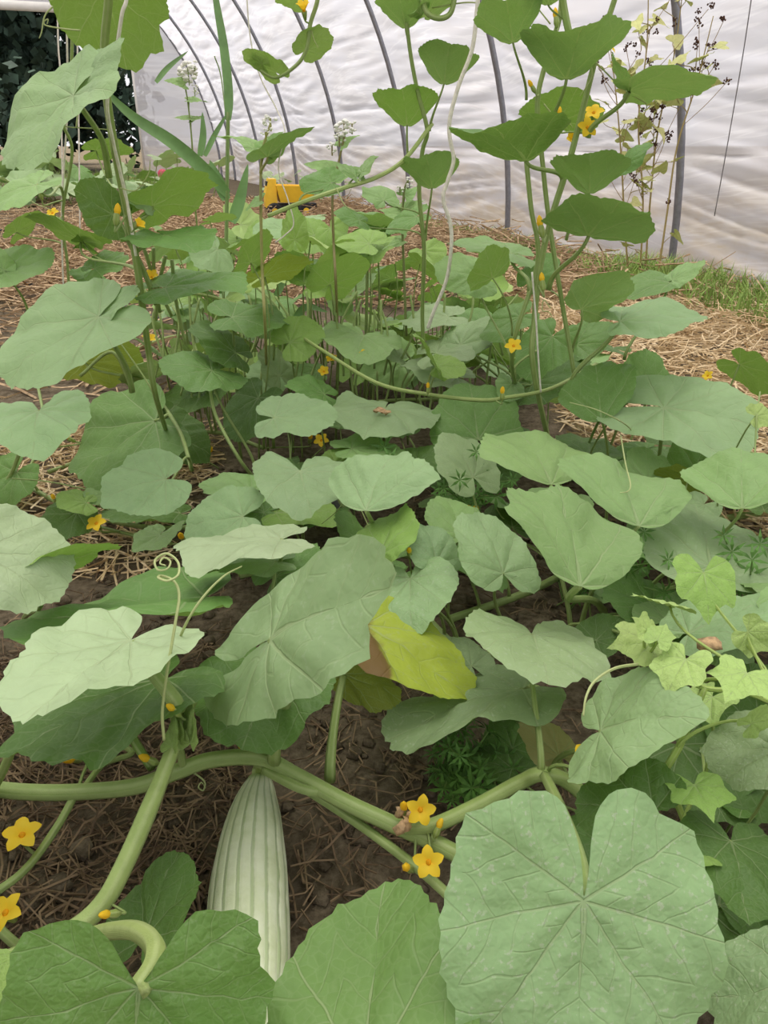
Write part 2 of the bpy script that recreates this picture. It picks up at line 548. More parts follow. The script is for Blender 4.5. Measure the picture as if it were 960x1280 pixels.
# the far gable: film with a doorway on its left
E0 = H1 + AX * END_S
def on_end(px, py):
    r = ray(px, py); C = np.array([0, 0, CAM_H])
    t = np.dot(E0 - C, AX) / np.dot(r, AX)
    return C + r * t
door_p = np.dot(on_end(178, 190) - E0, PERP)
door_z = on_end(30, 8)[2]
def build_gable():
    V, Fc = [], []
    def quadgrid(p0, p1, ztop, n=24, m=20, z0=lambda p: 0.0):
        b = len(V)
        for i in range(n + 1):
            p = p0 + (p1 - p0) * i / n
            zt = ztop(p); zb = z0(p)
            for j in range(m + 1):
                z = zb + (zt - zb) * j / m
                w = .02 * mnoise.noise((p * 1.5, z * 2.5, 1.0)) + .01 * mnoise.noise((p * 6 + z * 3, z * 4, 5.0))
                V.append(E0 + PERP * p + Z3 * z + AX * w)
        for i in range(n):
            for j in range(m):
                a = b + i * (m + 1) + j
                Fc.append((a, a + 1, a + m + 2, a + m + 1))
    arch = lambda p: math.sqrt(max(0.0004, RAD * RAD - (p - RAD) ** 2))
    quadgrid(.001, door_p, arch)
    quadgrid(door_p, 2 * RAD - .9, arch, 24, 8, lambda p: min(door_z, arch(p) - .01))
    quadgrid(2 * RAD - .9, 2 * RAD - .001, arch, 10, 10)
    o = mesh_obj('wall_back', V, Fc, FILM_SIDE_DIMMED, None, None, True, [(np.dot(q - E0, PERP) * .5, q[2] * .3) for q in V], 'film')
    tag(o, 'smooth plastic film gable at the far end beside the dark doorway', 'plastic film', kind='structure')
build_gable()
pipe = [E0 + PERP * (door_p - .15) + Z3 * (door_z + .0) - AX * .05, E0 + PERP * (2 * RAD - .3) + Z3 * door_z - AX * .05]
o = tube_obj('trim_1', pipe, .07, WHITE_PIPE, None, 14)
tag(o, 'white horizontal roll-up pipe across the top of the far doorway', 'pipe', kind='structure')
for k, pp in enumerate((door_p, 2 * RAD - .9)):
    o = tube_obj('trim_%d' % (k + 2), [E0 + PERP * pp + Z3 * z for z in (-.05, door_z)], .02, WHITE_PIPE, None, 8)
    tag(o, ('slim pale post at the film edge of the far doorway', 'slim pale post at the far side of the doorway')[k], 'post', kind='structure')

# ---------------------------------------------------------------- trees in the doorway
def make_tree(label, s, p, h, rw, n=2600):
    base = H1 + AX * s + PERP * p; base[2] = 0
    t = thing('tree', label, 'tree', base, 'dark trees outside the far doorway')
    path = spline([base, base + [0.1, .1, h * .35], base + [-.1, .05, h * .8]], 5)
    tube_obj('trunk', path, [.16, .1, .04], BARK, t, 8)
    V, Fc = [], []
    cl = [base + np.array([rng.normal(0, rw * .45), rng.normal(0, rw * .4), h * (.12 + .85 * rng.random() ** .9)]) for _ in range(60)]
    for i in range(n):
        c = cl[rng.integers(len(cl))] + rng.normal(0, .3, 3)
        c[2] = max(.05, c[2])
        d = unit(rng.normal(size=3)); e = unit(np.cross(d, rng.normal(size=3)))
        L = rng.uniform(.16, .30); w = L * .4
        b = len(V)
        V += [c, c + d * L * .5 + e * w, c + d * L, c + d * L * .5 - e * w]
        Fc.append((b, b + 1, b + 2, b + 3))
    o = mesh_obj('foliage', V, Fc, TREE_LEAF, t, base, False)
    return t
make_tree('dark tree filling the left of the far doorway', END_S + 5.0, 6.0, 6.5, 2.4, 9000)
make_tree('dark tree beside the film edge of the far doorway', END_S + 4.2, 2.8, 5.8, 2.2, 9000)
make_tree('tallest dark tree rising behind the doorway trees', END_S + 9.0, 4.4, 8.5, 3.4, 11000)
make_tree('dark tree leaning in at the far left outside the doorway', END_S + 4.8, 9.0, 6.0, 2.6, 6000)

# ---------------------------------------------------------------- mulch
def strands(name, label, mat, n, sampler, lmin, lmax, rad, lift=.02, curl=.15, tilt=.25):
    V, Fc = [], []
    for i in range(n):
        p = sampler()
        if p is None: continue
        L = rng.uniform(lmin, lmax); a = rng.uniform(0, math.pi * 2); el = rng.normal(0, tilt)
        d = np.array([math.cos(a) * math.cos(el), math.sin(a) * math.cos(el), math.sin(el)])
        s = np.array([-math.sin(a), math.cos(a), 0])
        r = rad * rng.uniform(.6, 1.4)
        c = np.array([p[0], p[1], ground_h(p[0], p[1]) + r + abs(rng.normal(0, lift))])
        bend = s * rng.normal(0, curl) * L + Z3 * rng.normal(0, curl * .4) * L
        b = len(V)
        for q in (-.5, 0, .5):
            m = c + d * L * q + bend * (.25 - q * q) * 2
            m[2] = max(m[2], .002)
            for kk in range(3):
                w = 2 * math.pi * kk / 3
                V.append(m + r * (math.cos(w) * s + math.sin(w) * Z3))
        for sg in range(2):
            for kk in range(3):
                x, y = b + sg * 3 + kk, b + sg * 3 + (kk + 1) % 3
                Fc.append((x, y, y + 3, x + 3))
        Fc.append((b, b + 2, b + 1)); Fc.append((b + 6, b + 7, b + 8))
    o = mesh_obj(name, V, Fc, mat, None, None, False)
    return tag(o, label, 'mulch', kind='stuff')

def px_sampler(poly_fn, x0, x1, y0, y1):
    def f():
        for _ in range(30):
            x, y = rng.uniform(x0, x1), rng.uniform(y0, y1)
            if poly_fn(x, y): return PZ(x, y, 0)
        return None
    return f
def world_sampler(x0, x1, y0, y1, dens=None):
    def f():
        for _ in range(20):
            x, y = rng.uniform(x0, x1), rng.uniform(y0, y1)
            if dens is None or rng.random() < dens(x, y): return np.array([x, y, 0])
    return f
# wall-side straw path on the right
wallx = lambda y: H1[0] + (y - H1[1]) * AX[0] / AX[1]
strands('straw_mulch', 'thick pale straw on the path at the right', STRAW, 11500,
        world_sampler(.5, 3.2, 1.2, 4.3, lambda x, y: 1.0 if x < wallx(y) - .1 else 0), .05, .16, .0022, .03)
strands('straw_mulch', 'brown weathered straw between the vines and the film wall', STRAW_BROWN, 11000,
        world_sampler(-2.6, 2.0, 3.6, 9.5, lambda x, y: 1.0 if x < wallx(y) - .12 else 0), .07, .26, .004, .05)
strands('straw_mulch', 'sparse straw scattered over bare soil at the far left', STRAW_BROWN, 6500,
        world_sampler(-4.6, -.6, 2.2, 10), .06, .2, .0035, .015)
strands('straw_mulch', 'straw and soil beneath the leaves at the left edge', STRAW, 1300,
        world_sampler(-1.0, -.42, 1.2, 2.0), .04, .13, .0018, .015)
strands('dry_roots', 'tangled dry brown roots and straw around the fruit', STRAW_GREY, 2600,
        world_sampler(-.75, .05, .38, .98, lambda x, y: .25 + .75 * (x < -.17)), .02, .085, .0011, .007, .5)
strands('dry_roots', 'dry bits of straw on the soil between the middle leaves', STRAW_GREY, 3000,
        world_sampler(-.6, 1.4, .62, 1.6), .015, .06, .001, .005, .4)

def clods():
    V, Fc = [], []
    for i in range(1500):
        x, y = rng.uniform(-.75, .8), rng.uniform(.4, 1.7)
        r = rng.uniform(.002, .009) if rng.random() < .9 else rng.uniform(.008, .016)
        v, f = ball_geo((x, y, ground_h(x, y) + r * .3), r, 5, 4, (1, rng.uniform(.7, 1.3), .7))
        v = [q + rng.normal(0, r * .16, 3) for q in v]
        b = len(V); V += v; Fc += [tuple(i + b for i in q) for q in f]
    o = mesh_obj('soil_crumbs', V, Fc, SOIL, None, None, True)
    tag(o, 'loose crumbs of dark soil strewn under the leaves', 'soil', kind='stuff')
clods()

def grass_strip(label, n, sampler, hmin, hmax, mat=GRASS):
    V, Fc = [], []
    for i in range(n):
        p = sampler()
        if p is None: continue
        h = rng.uniform(hmin, hmax); a = rng.uniform(0, 2 * math.pi); w = rng.uniform(.0025, .005)
        s = np.array([math.cos(a), math.sin(a), 0]); lean = np.array([rng.normal(0, .35), rng.normal(0, .35), 0]) * h
        p = np.array([p[0], p[1], ground_h(p[0], p[1]) - .005])
        b = len(V)
        V += [p - s * w, p + s * w, p + lean * .3 + Z3 * h * .6 + s * w * .7, p + lean * .3 + Z3 * h * .6 - s * w * .7, p + lean + Z3 * h * .95]
        Fc += [(b, b + 1, b + 2, b + 3), (b + 3, b + 2, b + 4)]
    o = mesh_obj('grass', V, Fc, mat, None, None, False)
    return tag(o, label, 'grass', kind='stuff')
def near_wall(off0, off1, s0, s1):
    def f():
        s = rng.uniform(s0, s1); d = off0 + (off1 - off0) * rng.random() ** 1.4
        return H1 + AX * s + PERP * d
    return f
grass_strip('short green grass along the foot of the film wall at the right', 6500, near_wall(.22, .70, -3.6, .05), .05, .18)
grass_strip('thin grass tufts along the wall foot behind the climbing vine', 700, near_wall(.2, .4, .1, 3.0), .04, .13)
grass_strip('weedy grass at the far doorway', 1500, near_wall(1.4, 6.5, END_S - 3.5, END_S - .2), .08, .3)
# ------------------------------------------------------------------ leaves
HALF = {
 'melon': [(0, 1.0), (.15, .965), (.31, .88), (.43, .76), (.52, .62), (.60, .44), (.63, .22), (.61, .0), (.55, -.17), (.45, -.31), (.32, -.375), (.19, -.36), (.095, -.26), (.035, -.10), (0, 0)],
 'kidney': [(0, .92), (.16, .90), (.33, .84), (.48, .72), (.58, .55), (.635, .33), (.645, .10), (.62, -.14), (.54, -.35), (.42, -.47), (.28, -.53), (.13, -.49), (.048, -.35), (.015, -.15), (0, 0)],
 'heart': [(0, .95), (.16, .91), (.32, .83), (.47, .71), (.58, .54), (.635, .32), (.64, .08), (.60, -.15), (.51, -.35), (.38, -.46), (.25, -.45), (.15, -.34), (.085, -.19), (.035, -.06), (0, 0)],
 'ivy': [(0, 1.0), (.07, .86), (.19, .69), (.32, .60), (.46, .57), (.60, .50), (.59, .38), (.55, .24), (.54, .10), (.57, -.04), (.55, -.18), (.47, -.29), (.35, -.35), (.22, -.33), (.12, -.20), (.04, -.06), (0, 0)],
 'funnel': [(0, 1.0), (.17, .975), (.34, .91), (.49, .82), (.60, .70), (.64, .58), (.61, .45), (.51, .31), (.38, .17), (.24, .05), (.12, -.02), (.05, -.03), (0, 0)],
 'arrow': [(0, 1.0), (.10, .82), (.22, .58), (.34, .36), (.42, .16), (.46, -.04), (.42, -.17), (.32, -.20), (.20, -.14), (.09, -.06), (0, 0)],
}
def outline(kind, n, teeth, seed, k):
    R = np.random.default_rng(seed)
    H = np.array(HALF[kind]); H = H.copy()
    H[:, 1] = np.where(H[:, 1] < 0, H[:, 1] * k, H[:, 1])
    sides = []
    for sgn in (1, -1):
        Q = H.copy(); Q[1:-2] *= 1 + R.normal(0, .035, (len(Q) - 3, 1))
        Q[:, 0] *= sgn
        sides.append(Q)
    P = np.vstack([sides[0], sides[1][::-1][1:-1]])          # closed, tip -> right -> base -> left
    C = spline(np.vstack([np.c_[P, np.zeros(len(P))], [[0, P[0][1], 0]]]), 12)[:-1, :2]
    # resample by arc length
    D = np.r_[C, C[:1]]; L = np.r_[0, np.cumsum(np.linalg.norm(np.diff(D, axis=0), axis=1))]
    t = np.linspace(0, L[-1], n, endpoint=False)
    C = np.c_[np.interp(t, L, D[:, 0]), np.interp(t, L, D[:, 1])]
    if teeth:
        r = np.linalg.norm(C, axis=1)
        per = 3 if n >= 120 else 2
        ph = (np.arange(n) % per) / per
        am = teeth * (.4 + R.random(n // per + 1))[np.arange(n) // per]
        C *= (1 + (np.where(ph == 0, 1, -.25) * am * np.clip(r / .35, 0, 1)))[:, None]
        low = np.interp(np.arange(n), np.linspace(0, n, 30), R.normal(0, .016, 30))
        C *= (1 + low * np.clip(r / .4, 0, 1))[:, None]
    return C

def height(u, v, S):
    """blade relief in units of blade length"""
    r2 = u * u + v * v; r = np.sqrt(r2 + 1e-9)
    th = np.arctan2(u, v)
    h = S['fold'] * (np.abs(u) ** 1.4) - S['droop'] * r2 * np.where(v > 0, 1, .6) + S['cup'] * r2
    h = h + S['ripple'] * np.sin(th * S['nrip'] + S['ph']) * np.clip(r, 0, 1.1) ** 2
    h = h + S['twist'] * u * v
    h = h - S['roll'] * np.clip(u * S['rs'] - .12, 0, 2) ** 1.5 * 2.2
    h = h - S['tipd'] * np.clip(v - .45, 0, 2) ** 1.6
    return h

COLS = {   # blade tints
 'dusty': srgb(150, 180, 126), 'pale': srgb(174, 194, 148), 'mid': srgb(140, 173, 106), 'fresh': srgb(138, 172, 84),
 'dark': srgb(88, 122, 56), 'young': srgb(168, 194, 112), 'yellow': srgb(174, 190, 66), 'olive': srgb(150, 156, 56), 'grey': srgb(150, 174, 124),
 'deep': srgb(110, 148, 76), 'dry': srgb(196, 182, 124), 'ygreen': srgb(216, 216, 146),
}
COLS = {k_: tuple(min(1.0, x * 1.12) for x in v_) for k_, v_ in COLS.items()}
WPRIOR = {'melon': .63, 'kidney': .64, 'heart': .64, 'ivy': .60, 'arrow': .46, 'funnel': .64}
FITLOG = []
seed_ctr = [100]

def fit_leaf(B, T, S1, S2, P0, under, S, kind, n0, nw=.9):
    B, T, S1, S2 = [np.array(q, float) for q in (B, T, S1, S2)]
    a = T - B
    c1 = a[0] * (S1 - B)[1] - a[1] * (S1 - B)[0]
    c2 = a[0] * (S2 - B)[1] - a[1] * (S2 - B)[0]
    right, left = (S1, S2) if c1 > c2 else (S2, S1)
    if under: right, left = left, right
    n0 = unit(n0)
    # first guess: tip pixel on the plane through B
    r = ray(*T); C = np.array([0, 0, CAM_H])
    den = np.dot(r, n0)
    v0 = C + r * (np.dot(P0 - C, n0) / den) - P0 if abs(den) > .12 else None
    depth = np.dot(P0 - C, [0, CP, -SP])
    if v0 is None or np.linalg.norm(v0) > .45 or np.dot(v0, ray(*T)) * 0 != 0:
        v0 = np.array([a[0], 0, 0]) * depth / F + np.array([0, -SP * 0, 0])
        up = np.array([0, SP, CP]); v0 = (np.array([1, 0, 0]) * a[0] - up * a[1]) * depth / F
    v0 = v0 - n0 * np.dot(v0, n0)
    s0 = np.clip(np.linalg.norm(v0), .06, .24)
    v0 = unit(v0); u0 = np.cross(v0, n0)
    F0 = np.array([u0, v0, n0])
    wp = WPRIOR[kind]; vs0 = .55 if kind == 'funnel' else .22
    span = max(np.linalg.norm(S1 - S2), np.linalg.norm(T - B))
    sp = np.clip(span * depth / F / 1.25, .05, .22)
    def frame(x):
        w = x[:3]; th = np.linalg.norm(w)
        if th < 1e-9: Rm = np.eye(3)
        else: Rm = np.array(Matrix.Rotation(th, 3, Vector(w / th)))
        return F0 @ Rm.T
    def res(x):
        Fr = frame(x); s = math.exp(x[3]); w = math.exp(x[4])
        out = []
        for (uu, vv), q in (((0, 1.0), T), ((w, x[5]), right), ((-w, x[5]), left)):
            hh = float(height(np.array(uu), np.array(vv), S))
            p = P0 + s * (uu * Fr[0] + vv * Fr[1] + hh * Fr[2])
            out += list((proj(p) - q) / 9.0)
        out += list((Fr[2] - n0) * nw)
        out.append((x[4] - math.log(wp)) / .22)
        out.append((x[3] - math.log(sp)) / .5)
        out.append((x[5] - vs0) / .16)
        return np.array(out)
    x = np.array([0, 0, 0, math.log(s0), math.log(wp), vs0])
    lam = 1.0; e = res(x); E = e @ e
    for it in range(60):
        J = np.stack([(res(x + d) - e) / 1e-4 for d in np.eye(6) * 1e-4], axis=1)
        dx = np.linalg.solve(J.T @ J + lam * np.eye(6), -J.T @ e)
        dx = np.clip(dx, -.4, .4)
        e2 = res(x + dx)
        if e2 @ e2 < E:
            x = x + dx; e = e2; E = e2 @ e2; lam = max(lam * .4, 1e-3)
        else: lam *= 3
        if lam > 1e6: break
    return frame(x), math.exp(x[3]), math.exp(x[4]), math.sqrt((e[:6] @ e[:6]) / 3) * 9

def blade_obj(name, parent, P0, Fr, s, w, S, kind, col, spk, teeth=.017, n=126, rings=9, k=1.0, mat=None):
    seed_ctr[0] += 1
    C = outline(kind, n, teeth, seed_ctr[0], k)
    C[:, 0] *= w / WPRIOR[kind]
    rad = np.linspace(0, 1, rings + 1)[1:] ** .85
    UV = [np.zeros((1, 2))] + [C * q for q in rad]
    UV = np.vstack(UV)
    u, v = UV[:, 0], UV[:, 1]
    h = height(u, v, S)
    R = np.random.default_rng(seed_ctr[0])
    wv = R.random(6) * 6
    h = h + S.get('warp', .045) * (np.sin(u * 4.2 + wv[0] + v * 2.1) * np.sin(v * 4.6 + wv[1]) + .5 * np.sin(u * 8 + wv[2]) * np.sin(v * 7 + wv[3])) * np.clip(np.hypot(u, v) * 1.6, 0, 1)
    # puckered tissue between the veins
    ph = R.random(4) * 6
    dv = np.full(len(u), 9.0); tv = np.zeros(len(u))
    for dg in (0, 37, 78, 122):
        a_ = math.radians(dg)
        t_ = np.abs(u) * math.sin(a_) + v * math.cos(a_)
        p_ = np.abs(np.abs(u) * math.cos(a_) - v * math.sin(a_)) + (t_ < 0) * 5
        tv = np.where(p_ < dv, t_, tv); dv = np.minimum(dv, p_)
    h = h - .020 * np.exp(-(dv / .04) ** 2) * np.clip(1.15 - tv, 0, 1)
    h = h + .017 * S.get('puck', 1) * (np.sin(u * 17 + ph[0]) * np.sin(v * 15 + ph[1]) + .6 * np.sin(u * 29 + v * 21 + ph[2])) * np.clip(np.hypot(u, v) * 2, 0, 1)
    V = P0 + s * (u[:, None] * Fr[0] + v[:, None] * Fr[1] + h[:, None] * Fr[2])
    Fc = [(0, 1 + (j + 1) % n, 1 + j) for j in range(n)]
    for i in range(rings - 1):
        a = 1 + i * n
        for j in range(n):
            kx = (j + 1) % n
            Fc.append((a + j, a + kx, a + n + kx, a + n + j))
    # outline runs clockwise seen from above (tip -> right): flip so normals point along n
    Fc = [tuple(reversed(f)) for f in Fc] if False else Fc
    uvn = UV.copy(); uvn[:, 0] *= .63 / w * (w / .63) 
    o = mesh_obj(name, V, Fc, mat or LEAF, parent, P0, True, uvn, 'blade')
    c = np.clip(np.array(col) * (1 + R.normal(0, .06)) * (1 + R.normal(0, .014, 3)), 0, 1)
    o.color = (float(c[0]), float(c[1]), float(c[2]), spk)
    return o

STEMCOL = srgb(150, 172, 98)
class Plant:
    def __init__(self, name, label, base, cat='plant', group=None, stemcol=None):
        base = np.array([base[0], base[1], 0.0])
        self.root = thing(name, label, cat, base, group)
        self.nodes = []
        self.stemcol = stemcol or STEMCOL
    def stem(self, pts, rad=.004, name='stem', n=8, col=None, node=True, sides=10):
        P = spline([PT(p) for p in pts] if len(pts[0]) == 4 and isinstance(pts[0][2], str) else pts, n)
        P[:, 2] = np.maximum(P[:, 2], .004)
        o = tube_obj(name, P, rad, STEM, self.root, sides, None, .07, col or self.stemcol)
        if node: self.nodes += list(P)
        return o
    def tendril(self, pts, rad=.0011, col=None):
        P = spline([PT(p) for p in pts], 8)
        return tube_obj('tendril', P, [rad * 1.2, rad, rad * .6], STEM, self.root, 6, None, 0, col or srgb(196, 206, 140))
    def petiole(self, leaf, P0, n, pe=None, rad=.003, col=None, s=.12):
        if pe is not None:
            N = PT(pe) if isinstance(pe, tuple) else np.asarray(pe)
        elif self.nodes:
            A = np.array(self.nodes)
            d = np.linalg.norm(A - P0, axis=1) + np.clip(A[:, 2] - P0[2] + .03, 0, 1) * 3
            N = A[np.argmin(d)]
            if np.linalg.norm(N - P0) > .34: N = None
        else: N = None
        if N is None:
            rl = wloc(self.root); g = P0 + unit((rl - P0) * [1, 1, 0]) * min(.10, np.linalg.norm((rl - P0)[:2]))
            N = np.array([g[0], g[1], .01])
        L = np.linalg.norm(N - P0)
        q1 = P0 - n * L * .25 + (N - P0) * .1
        q2 = N + np.array([0, 0, L * .28])
        if N[2] > P0[2]: q2 = N + (P0 - N) * .3
        t = np.linspace(0, 1, 12)[:, None]
        P = (1 - t) ** 3 * P0 + 3 * (1 - t) ** 2 * t * q1 + 3 * (1 - t) * t * t * q2 + t ** 3 * N
        P[0] = P0 - n * rad * .8
        P[:, 2] = np.maximum(P[:, 2], .004)
        return tube_obj('petiole', P, [rad * .75, rad * .9, rad * 1.2], STEM, leaf, 8, P0, .08, col or self.stemcol)
    def leaf(self, B, T, S1, S2, z=None, Y=None, under=0, col='dusty', spk=.25, k=1.0, pe=None, kind='melon', n0=None, prad=None,
             fold=.10, droop=.16, cup=0.0, ripple=.055, nrip=5, twist=0.0, roll=0.0, rs=1, tipd=0.0, teeth=.017, lod=1, pet=True, name='leaf', mat=None, puck=1, nw=.9):
        P0 = PZ(B[0], B[1], z) if z is not None else PY(B[0], B[1], Y)
        S = dict(fold=fold, droop=droop, cup=cup, ripple=ripple, nrip=nrip, ph=rng.uniform(0, 6), twist=twist, roll=roll, rs=rs, tipd=tipd, puck=puck)
        if n0 is None: n0 = (0, -.30, 1) if not under else (0, .75, .65)
        Fr, s, w, err = fit_leaf(B, T, S1, S2, P0, under, S, kind, n0, nw)
        FITLOG.append((self.root.name, B, round(P0[1], 2), round(P0[2], 2), round(s, 3), round(w, 2), round(err, 1)))
        if P0[2] < .02: P0[2] = .02
        c = COLS[col] if isinstance(col, str) else col
        n, rings = ((150, 15), (84, 7), (54, 5))[lod]
        o = blade_obj(name, self.root, P0, Fr, s, w, S, kind, c, spk, teeth, n, rings, k, mat)
        if pet: self.petiole(o, P0, Fr[2], pe, prad or max(.0016, min(.0042, s * .026)), None, s)
        return o
    def fill(self, P0, az, tilt, s, col='mid', spk=.2, kind='melon', lod=2, mat=None, pet=True, taz=None):
        """a leaf placed in the bed: azimuth of its tip, tilt of the blade"""
        P0 = np.asarray(P0, float)
        v = np.array([math.cos(az), math.sin(az), 0])
        ta = rng.uniform(0, 2 * math.pi) if taz is None else taz
        n = unit(np.array([math.cos(ta) * math.sin(tilt), math.sin(ta) * math.sin(tilt), math.cos(tilt)]))
        v = unit(v - n * np.dot(v, n)); u = np.cross(v, n)
        S = dict(fold=rng.uniform(.02, .25), droop=rng.uniform(.05, .3), cup=0, ripple=.04, nrip=5, ph=rng.uniform(0, 6), twist=rng.normal(0, .1), roll=0, rs=1, tipd=0)
        o = blade_obj('leaf', self.root, P0, np.array([u, v, n]), s, WPRIOR[kind] * rng.uniform(.9, 1.12), S, kind, COLS[col], spk, .02, (126, 84, 54)[lod], (9, 7, 5)[lod], rng.uniform(.8, 1.2), mat)
        if pet: self.petiole(o, P0, n, None, max(.0014, s * .024))
        return o
    def flower(self, p, r=.019, face=(0, -.6, .75), stalk=True, openness=.85, node=None):
        P0 = PT(p) if isinstance(p, tuple) else np.asarray(p, float)
        n = unit(np.array(face) + rng.normal(0, .12, 3))
        a = unit(np.cross(n, [.3, .9, .2])); b = np.cross(n, a)
        V, Fc = join_geo([ball_geo(P0 - n * r * .05, r * .16, 7, 5), ])
        tv, tf, tu = tube([P0 - n * r * .75, P0 - n * r * .3, P0 - n * r * .02], [r * .14, r * .24, r * .3], 8)
        fl = mesh_obj('flower', tv, tf, STEM, self.root, P0, True, tu, 'tube'); fl.color = srgb(150, 168, 80) + (1,)
        ph = rng.uniform(0, 6)
        for i in range(5):
            th = ph + i * 2 * math.pi / 5
            d = math.cos(th) * a + math.sin(th) * b; e = np.cross(n, d)
            VV, FF = [], []
            rows = [(0.05, .10), (.25, .24), (.5, .34), (.75, .27), (.92, .13), (1.0, .01)]
            for q, wd in rows:
                for sx in (-1, -.4, .4, 1):
                    lift = (1 - openness) * q * 1.1 + .12 * math.sin(q * 2.6) + .10 * abs(sx) * wd * 2 - .25 * max(0, q - .6) ** 1.5
                    VV.append(P0 + r * (d * q * (.55 + .45 * openness) + e * wd * sx + n * lift))
            for i2 in range(len(rows) - 1):
                for j2 in range(3):
                    FF.append((i2 * 4 + j2, i2 * 4 + j2 + 1, i2 * 4 + j2 + 5, i2 * 4 + j2 + 4))
            mesh_obj('petal', VV, FF, PETAL, fl, P0)
        cv, cf = ball_geo(P0 + n * r * .06, r * .17, 7, 5)
        mesh_obj('flower_centre', cv, cf, POLLEN, fl, P0)
        if stalk: self.stalk(fl, P0 - n * r * .7, -n, r * .085, node)
        return fl
    def stalk(self, parent, P, d, rad, node=None):
        if node is not None: N = PT(node)
        else:
            A = np.array(self.nodes) if self.nodes else np.array([[P[0], P[1], .01]])
            D = np.linalg.norm(A - P, axis=1); N = A[np.argmin(D)]
            if D.min() > .12: N = P + unit(unit(N - P) + [0, 0, -1.2]) * .05
        L = np.linalg.norm(N - P)
        pth = spline([P, P + d * min(.012, L * .3), N * .6 + P * .4 + d * .004, N], 4)
        pth[:, 2] = np.maximum(pth[:, 2], .003)
        return tube_obj('stalk', pth, rad, STEM, parent, 6, P, 0, self.stemcol)
    def bud(self, p, r=.006, face=(0, -.3, 1), stalk=True):
        """withered or closed flower: a green calyx with a folded yellow tip"""
        P0 = PT(p) if isinstance(p, tuple) else np.asarray(p, float)
        n = unit(np.array(face) + rng.normal(0, .3, 3))
        tv, tf, tu = tube(spline([P0 - n * r * 2.2, P0 - n * r * 1.2, P0 - n * r * .2, P0 + n * r * .2], 3), [r * .35, r * .75, r * .62, r * .5], 7)
        fl = mesh_obj('flower_bud', tv, tf, STEM, self.root, P0, True, tu, 'tube'); fl.color = srgb(156, 174, 90) + (1,)
        pv, pf, pu = tube(spline([P0, P0 + n * r * .8, P0 + n * r * 1.7, P0 + n * r * 2.2], 3), [r * .5, r * .72, r * .5, r * .1], 6, .2)
        mesh_obj('petal', pv, pf, PETAL, fl, P0)
        if stalk: self.stalk(fl, P0 - n * r * 2.1, -n, r * .22)
        return fl
# ------------------------------------------------------------------ the fruit
def build_fruit():
    ax = spline([PZ(324, 972, .075), PZ(323, 985, .070), PZ(318, 1020, .058), PZ(313, 1080, .050), PZ(310, 1150, .047), PZ(309, 1230, .046), PZ(309, 1320, .044), PZ(309, 1370, .043)], 10)
    n = len(ax); t = np.linspace(0, 1, n)
    C_ = np.array([0, 0, CAM_H]); fw = np.array([0, CP, -SP])
    py = [proj(q)[1] for q in ax]
    R = np.array([np.interp(y, [970, 978, 986, 1000, 1020, 1050, 1080, 1110, 1150, 1200, 1260, 1330, 1360, 1372], [12, 17, 21, 27, 33, 40, 45, 49, 52, 54, 54, 48, 30, 6]) * np.dot(q - C_, fw) / F for y, q in zip(py, ax)])
    T = np.gradient(ax, axis=0); T /= np.linalg.norm(T, axis=1)[:, None]
    V, U, sides = [], [], 128
    for i in range(n):
        side = unit(np.cross(T[i], Z3)); up = np.cross(side, T[i])
        for j in range(sides):
            a = 2 * math.pi * j / sides
            wob = .05 * math.sin(9 * t[i] + 3 * a) * .3
            rib = -.035 * max(0.0, math.cos(18 * (a + wob))) ** 3 + .012 * math.sin(40 * t[i] + a * 5) * .5
            r = R[i] * (1 + rib)
            V.append(ax[i] + r * (math.cos(a) * side + math.sin(a) * up)); U.append((j / sides, t[i]))
    Fc = [(i * sides + j, i * sides + (j + 1) % sides, (i + 1) * sides + (j + 1) % sides, (i + 1) * sides + j) for i in range(n - 1) for j in range(sides)]
    Fc.append(tuple(range(sides))[::-1]); Fc.append(tuple((n - 1) * sides + j for j in range(sides)))
    root = thing('armenian_cucumber', 'pale green ribbed cucumber lying on bare soil in the foreground', 'cucumber', ax[0])
    mesh_obj('fruit_body', V, Fc, FRUIT, root, ax[0], True, U, 'skin')
    p = tube_obj('fruit_stalk', spline([ax[0] + T[0] * .004, ax[0] - T[0] * .012 + Z3 * .004, PZ(331, 955, .115)], 6), [.0095, .007, .0055], STEM, root, 10, None, .1, srgb(170, 188, 108))
    # small dried blossom scar
build_fruit()

# ------------------------------------------------------------------ plants of the bed
# 1 fruiting vine, foreground
A = Plant('cucumber_vine', 'foreground cucumber vine whose thick stem crosses above the pale fruit', PZ(120, 1000, 0), group='cucumber vines in the bed')
A.stem([(-40, 982, 'z', .10), (30, 990, 'z', .11), (100, 990, 'z', .11), (170, 983, 'z', .12), (220, 965, 'z', .13), (265, 950, 'z', .13), (325, 948, 'z', .13), (375, 972, 'z', .12), (430, 1002, 'z', .11), (490, 1030, 'z', .10), (560, 1062, 'z', .09), (640, 1110, 'z', .08)], .0086, n=10, sides=14)
A.stem([(345, 965, 'z', .11), (395, 995, 'z', .09), (455, 1035, 'z', .085), (525, 1088, 'z', .08), (582, 1140, 'z', .07)], .0050)
A.stem([(330, 962, 'z', .12), (375, 985, 'z', .12), (410, 992, 'z', .11)], .0055, node=False)
A.leaf((334, 797), (522, 712), (350, 692), (318, 874), z=.36, col='dusty', spk=.35, k=1.2, kind='kidney', pe=(343, 952, 'z', .135), roll=.3, rs=1, fold=.03, droop=.10, prad=.0062, ripple=.05, n0=(0.1, -.35, 1))
A.leaf((163, 797), (42, 908), (10, 795), (185, 838), z=.37, col='pale', spk=.12, pe=(222, 888, 'z', .30), fold=.16, droop=.08, prad=.0065, n0=(-.25, -.5, 1), k=.95, ripple=.05)
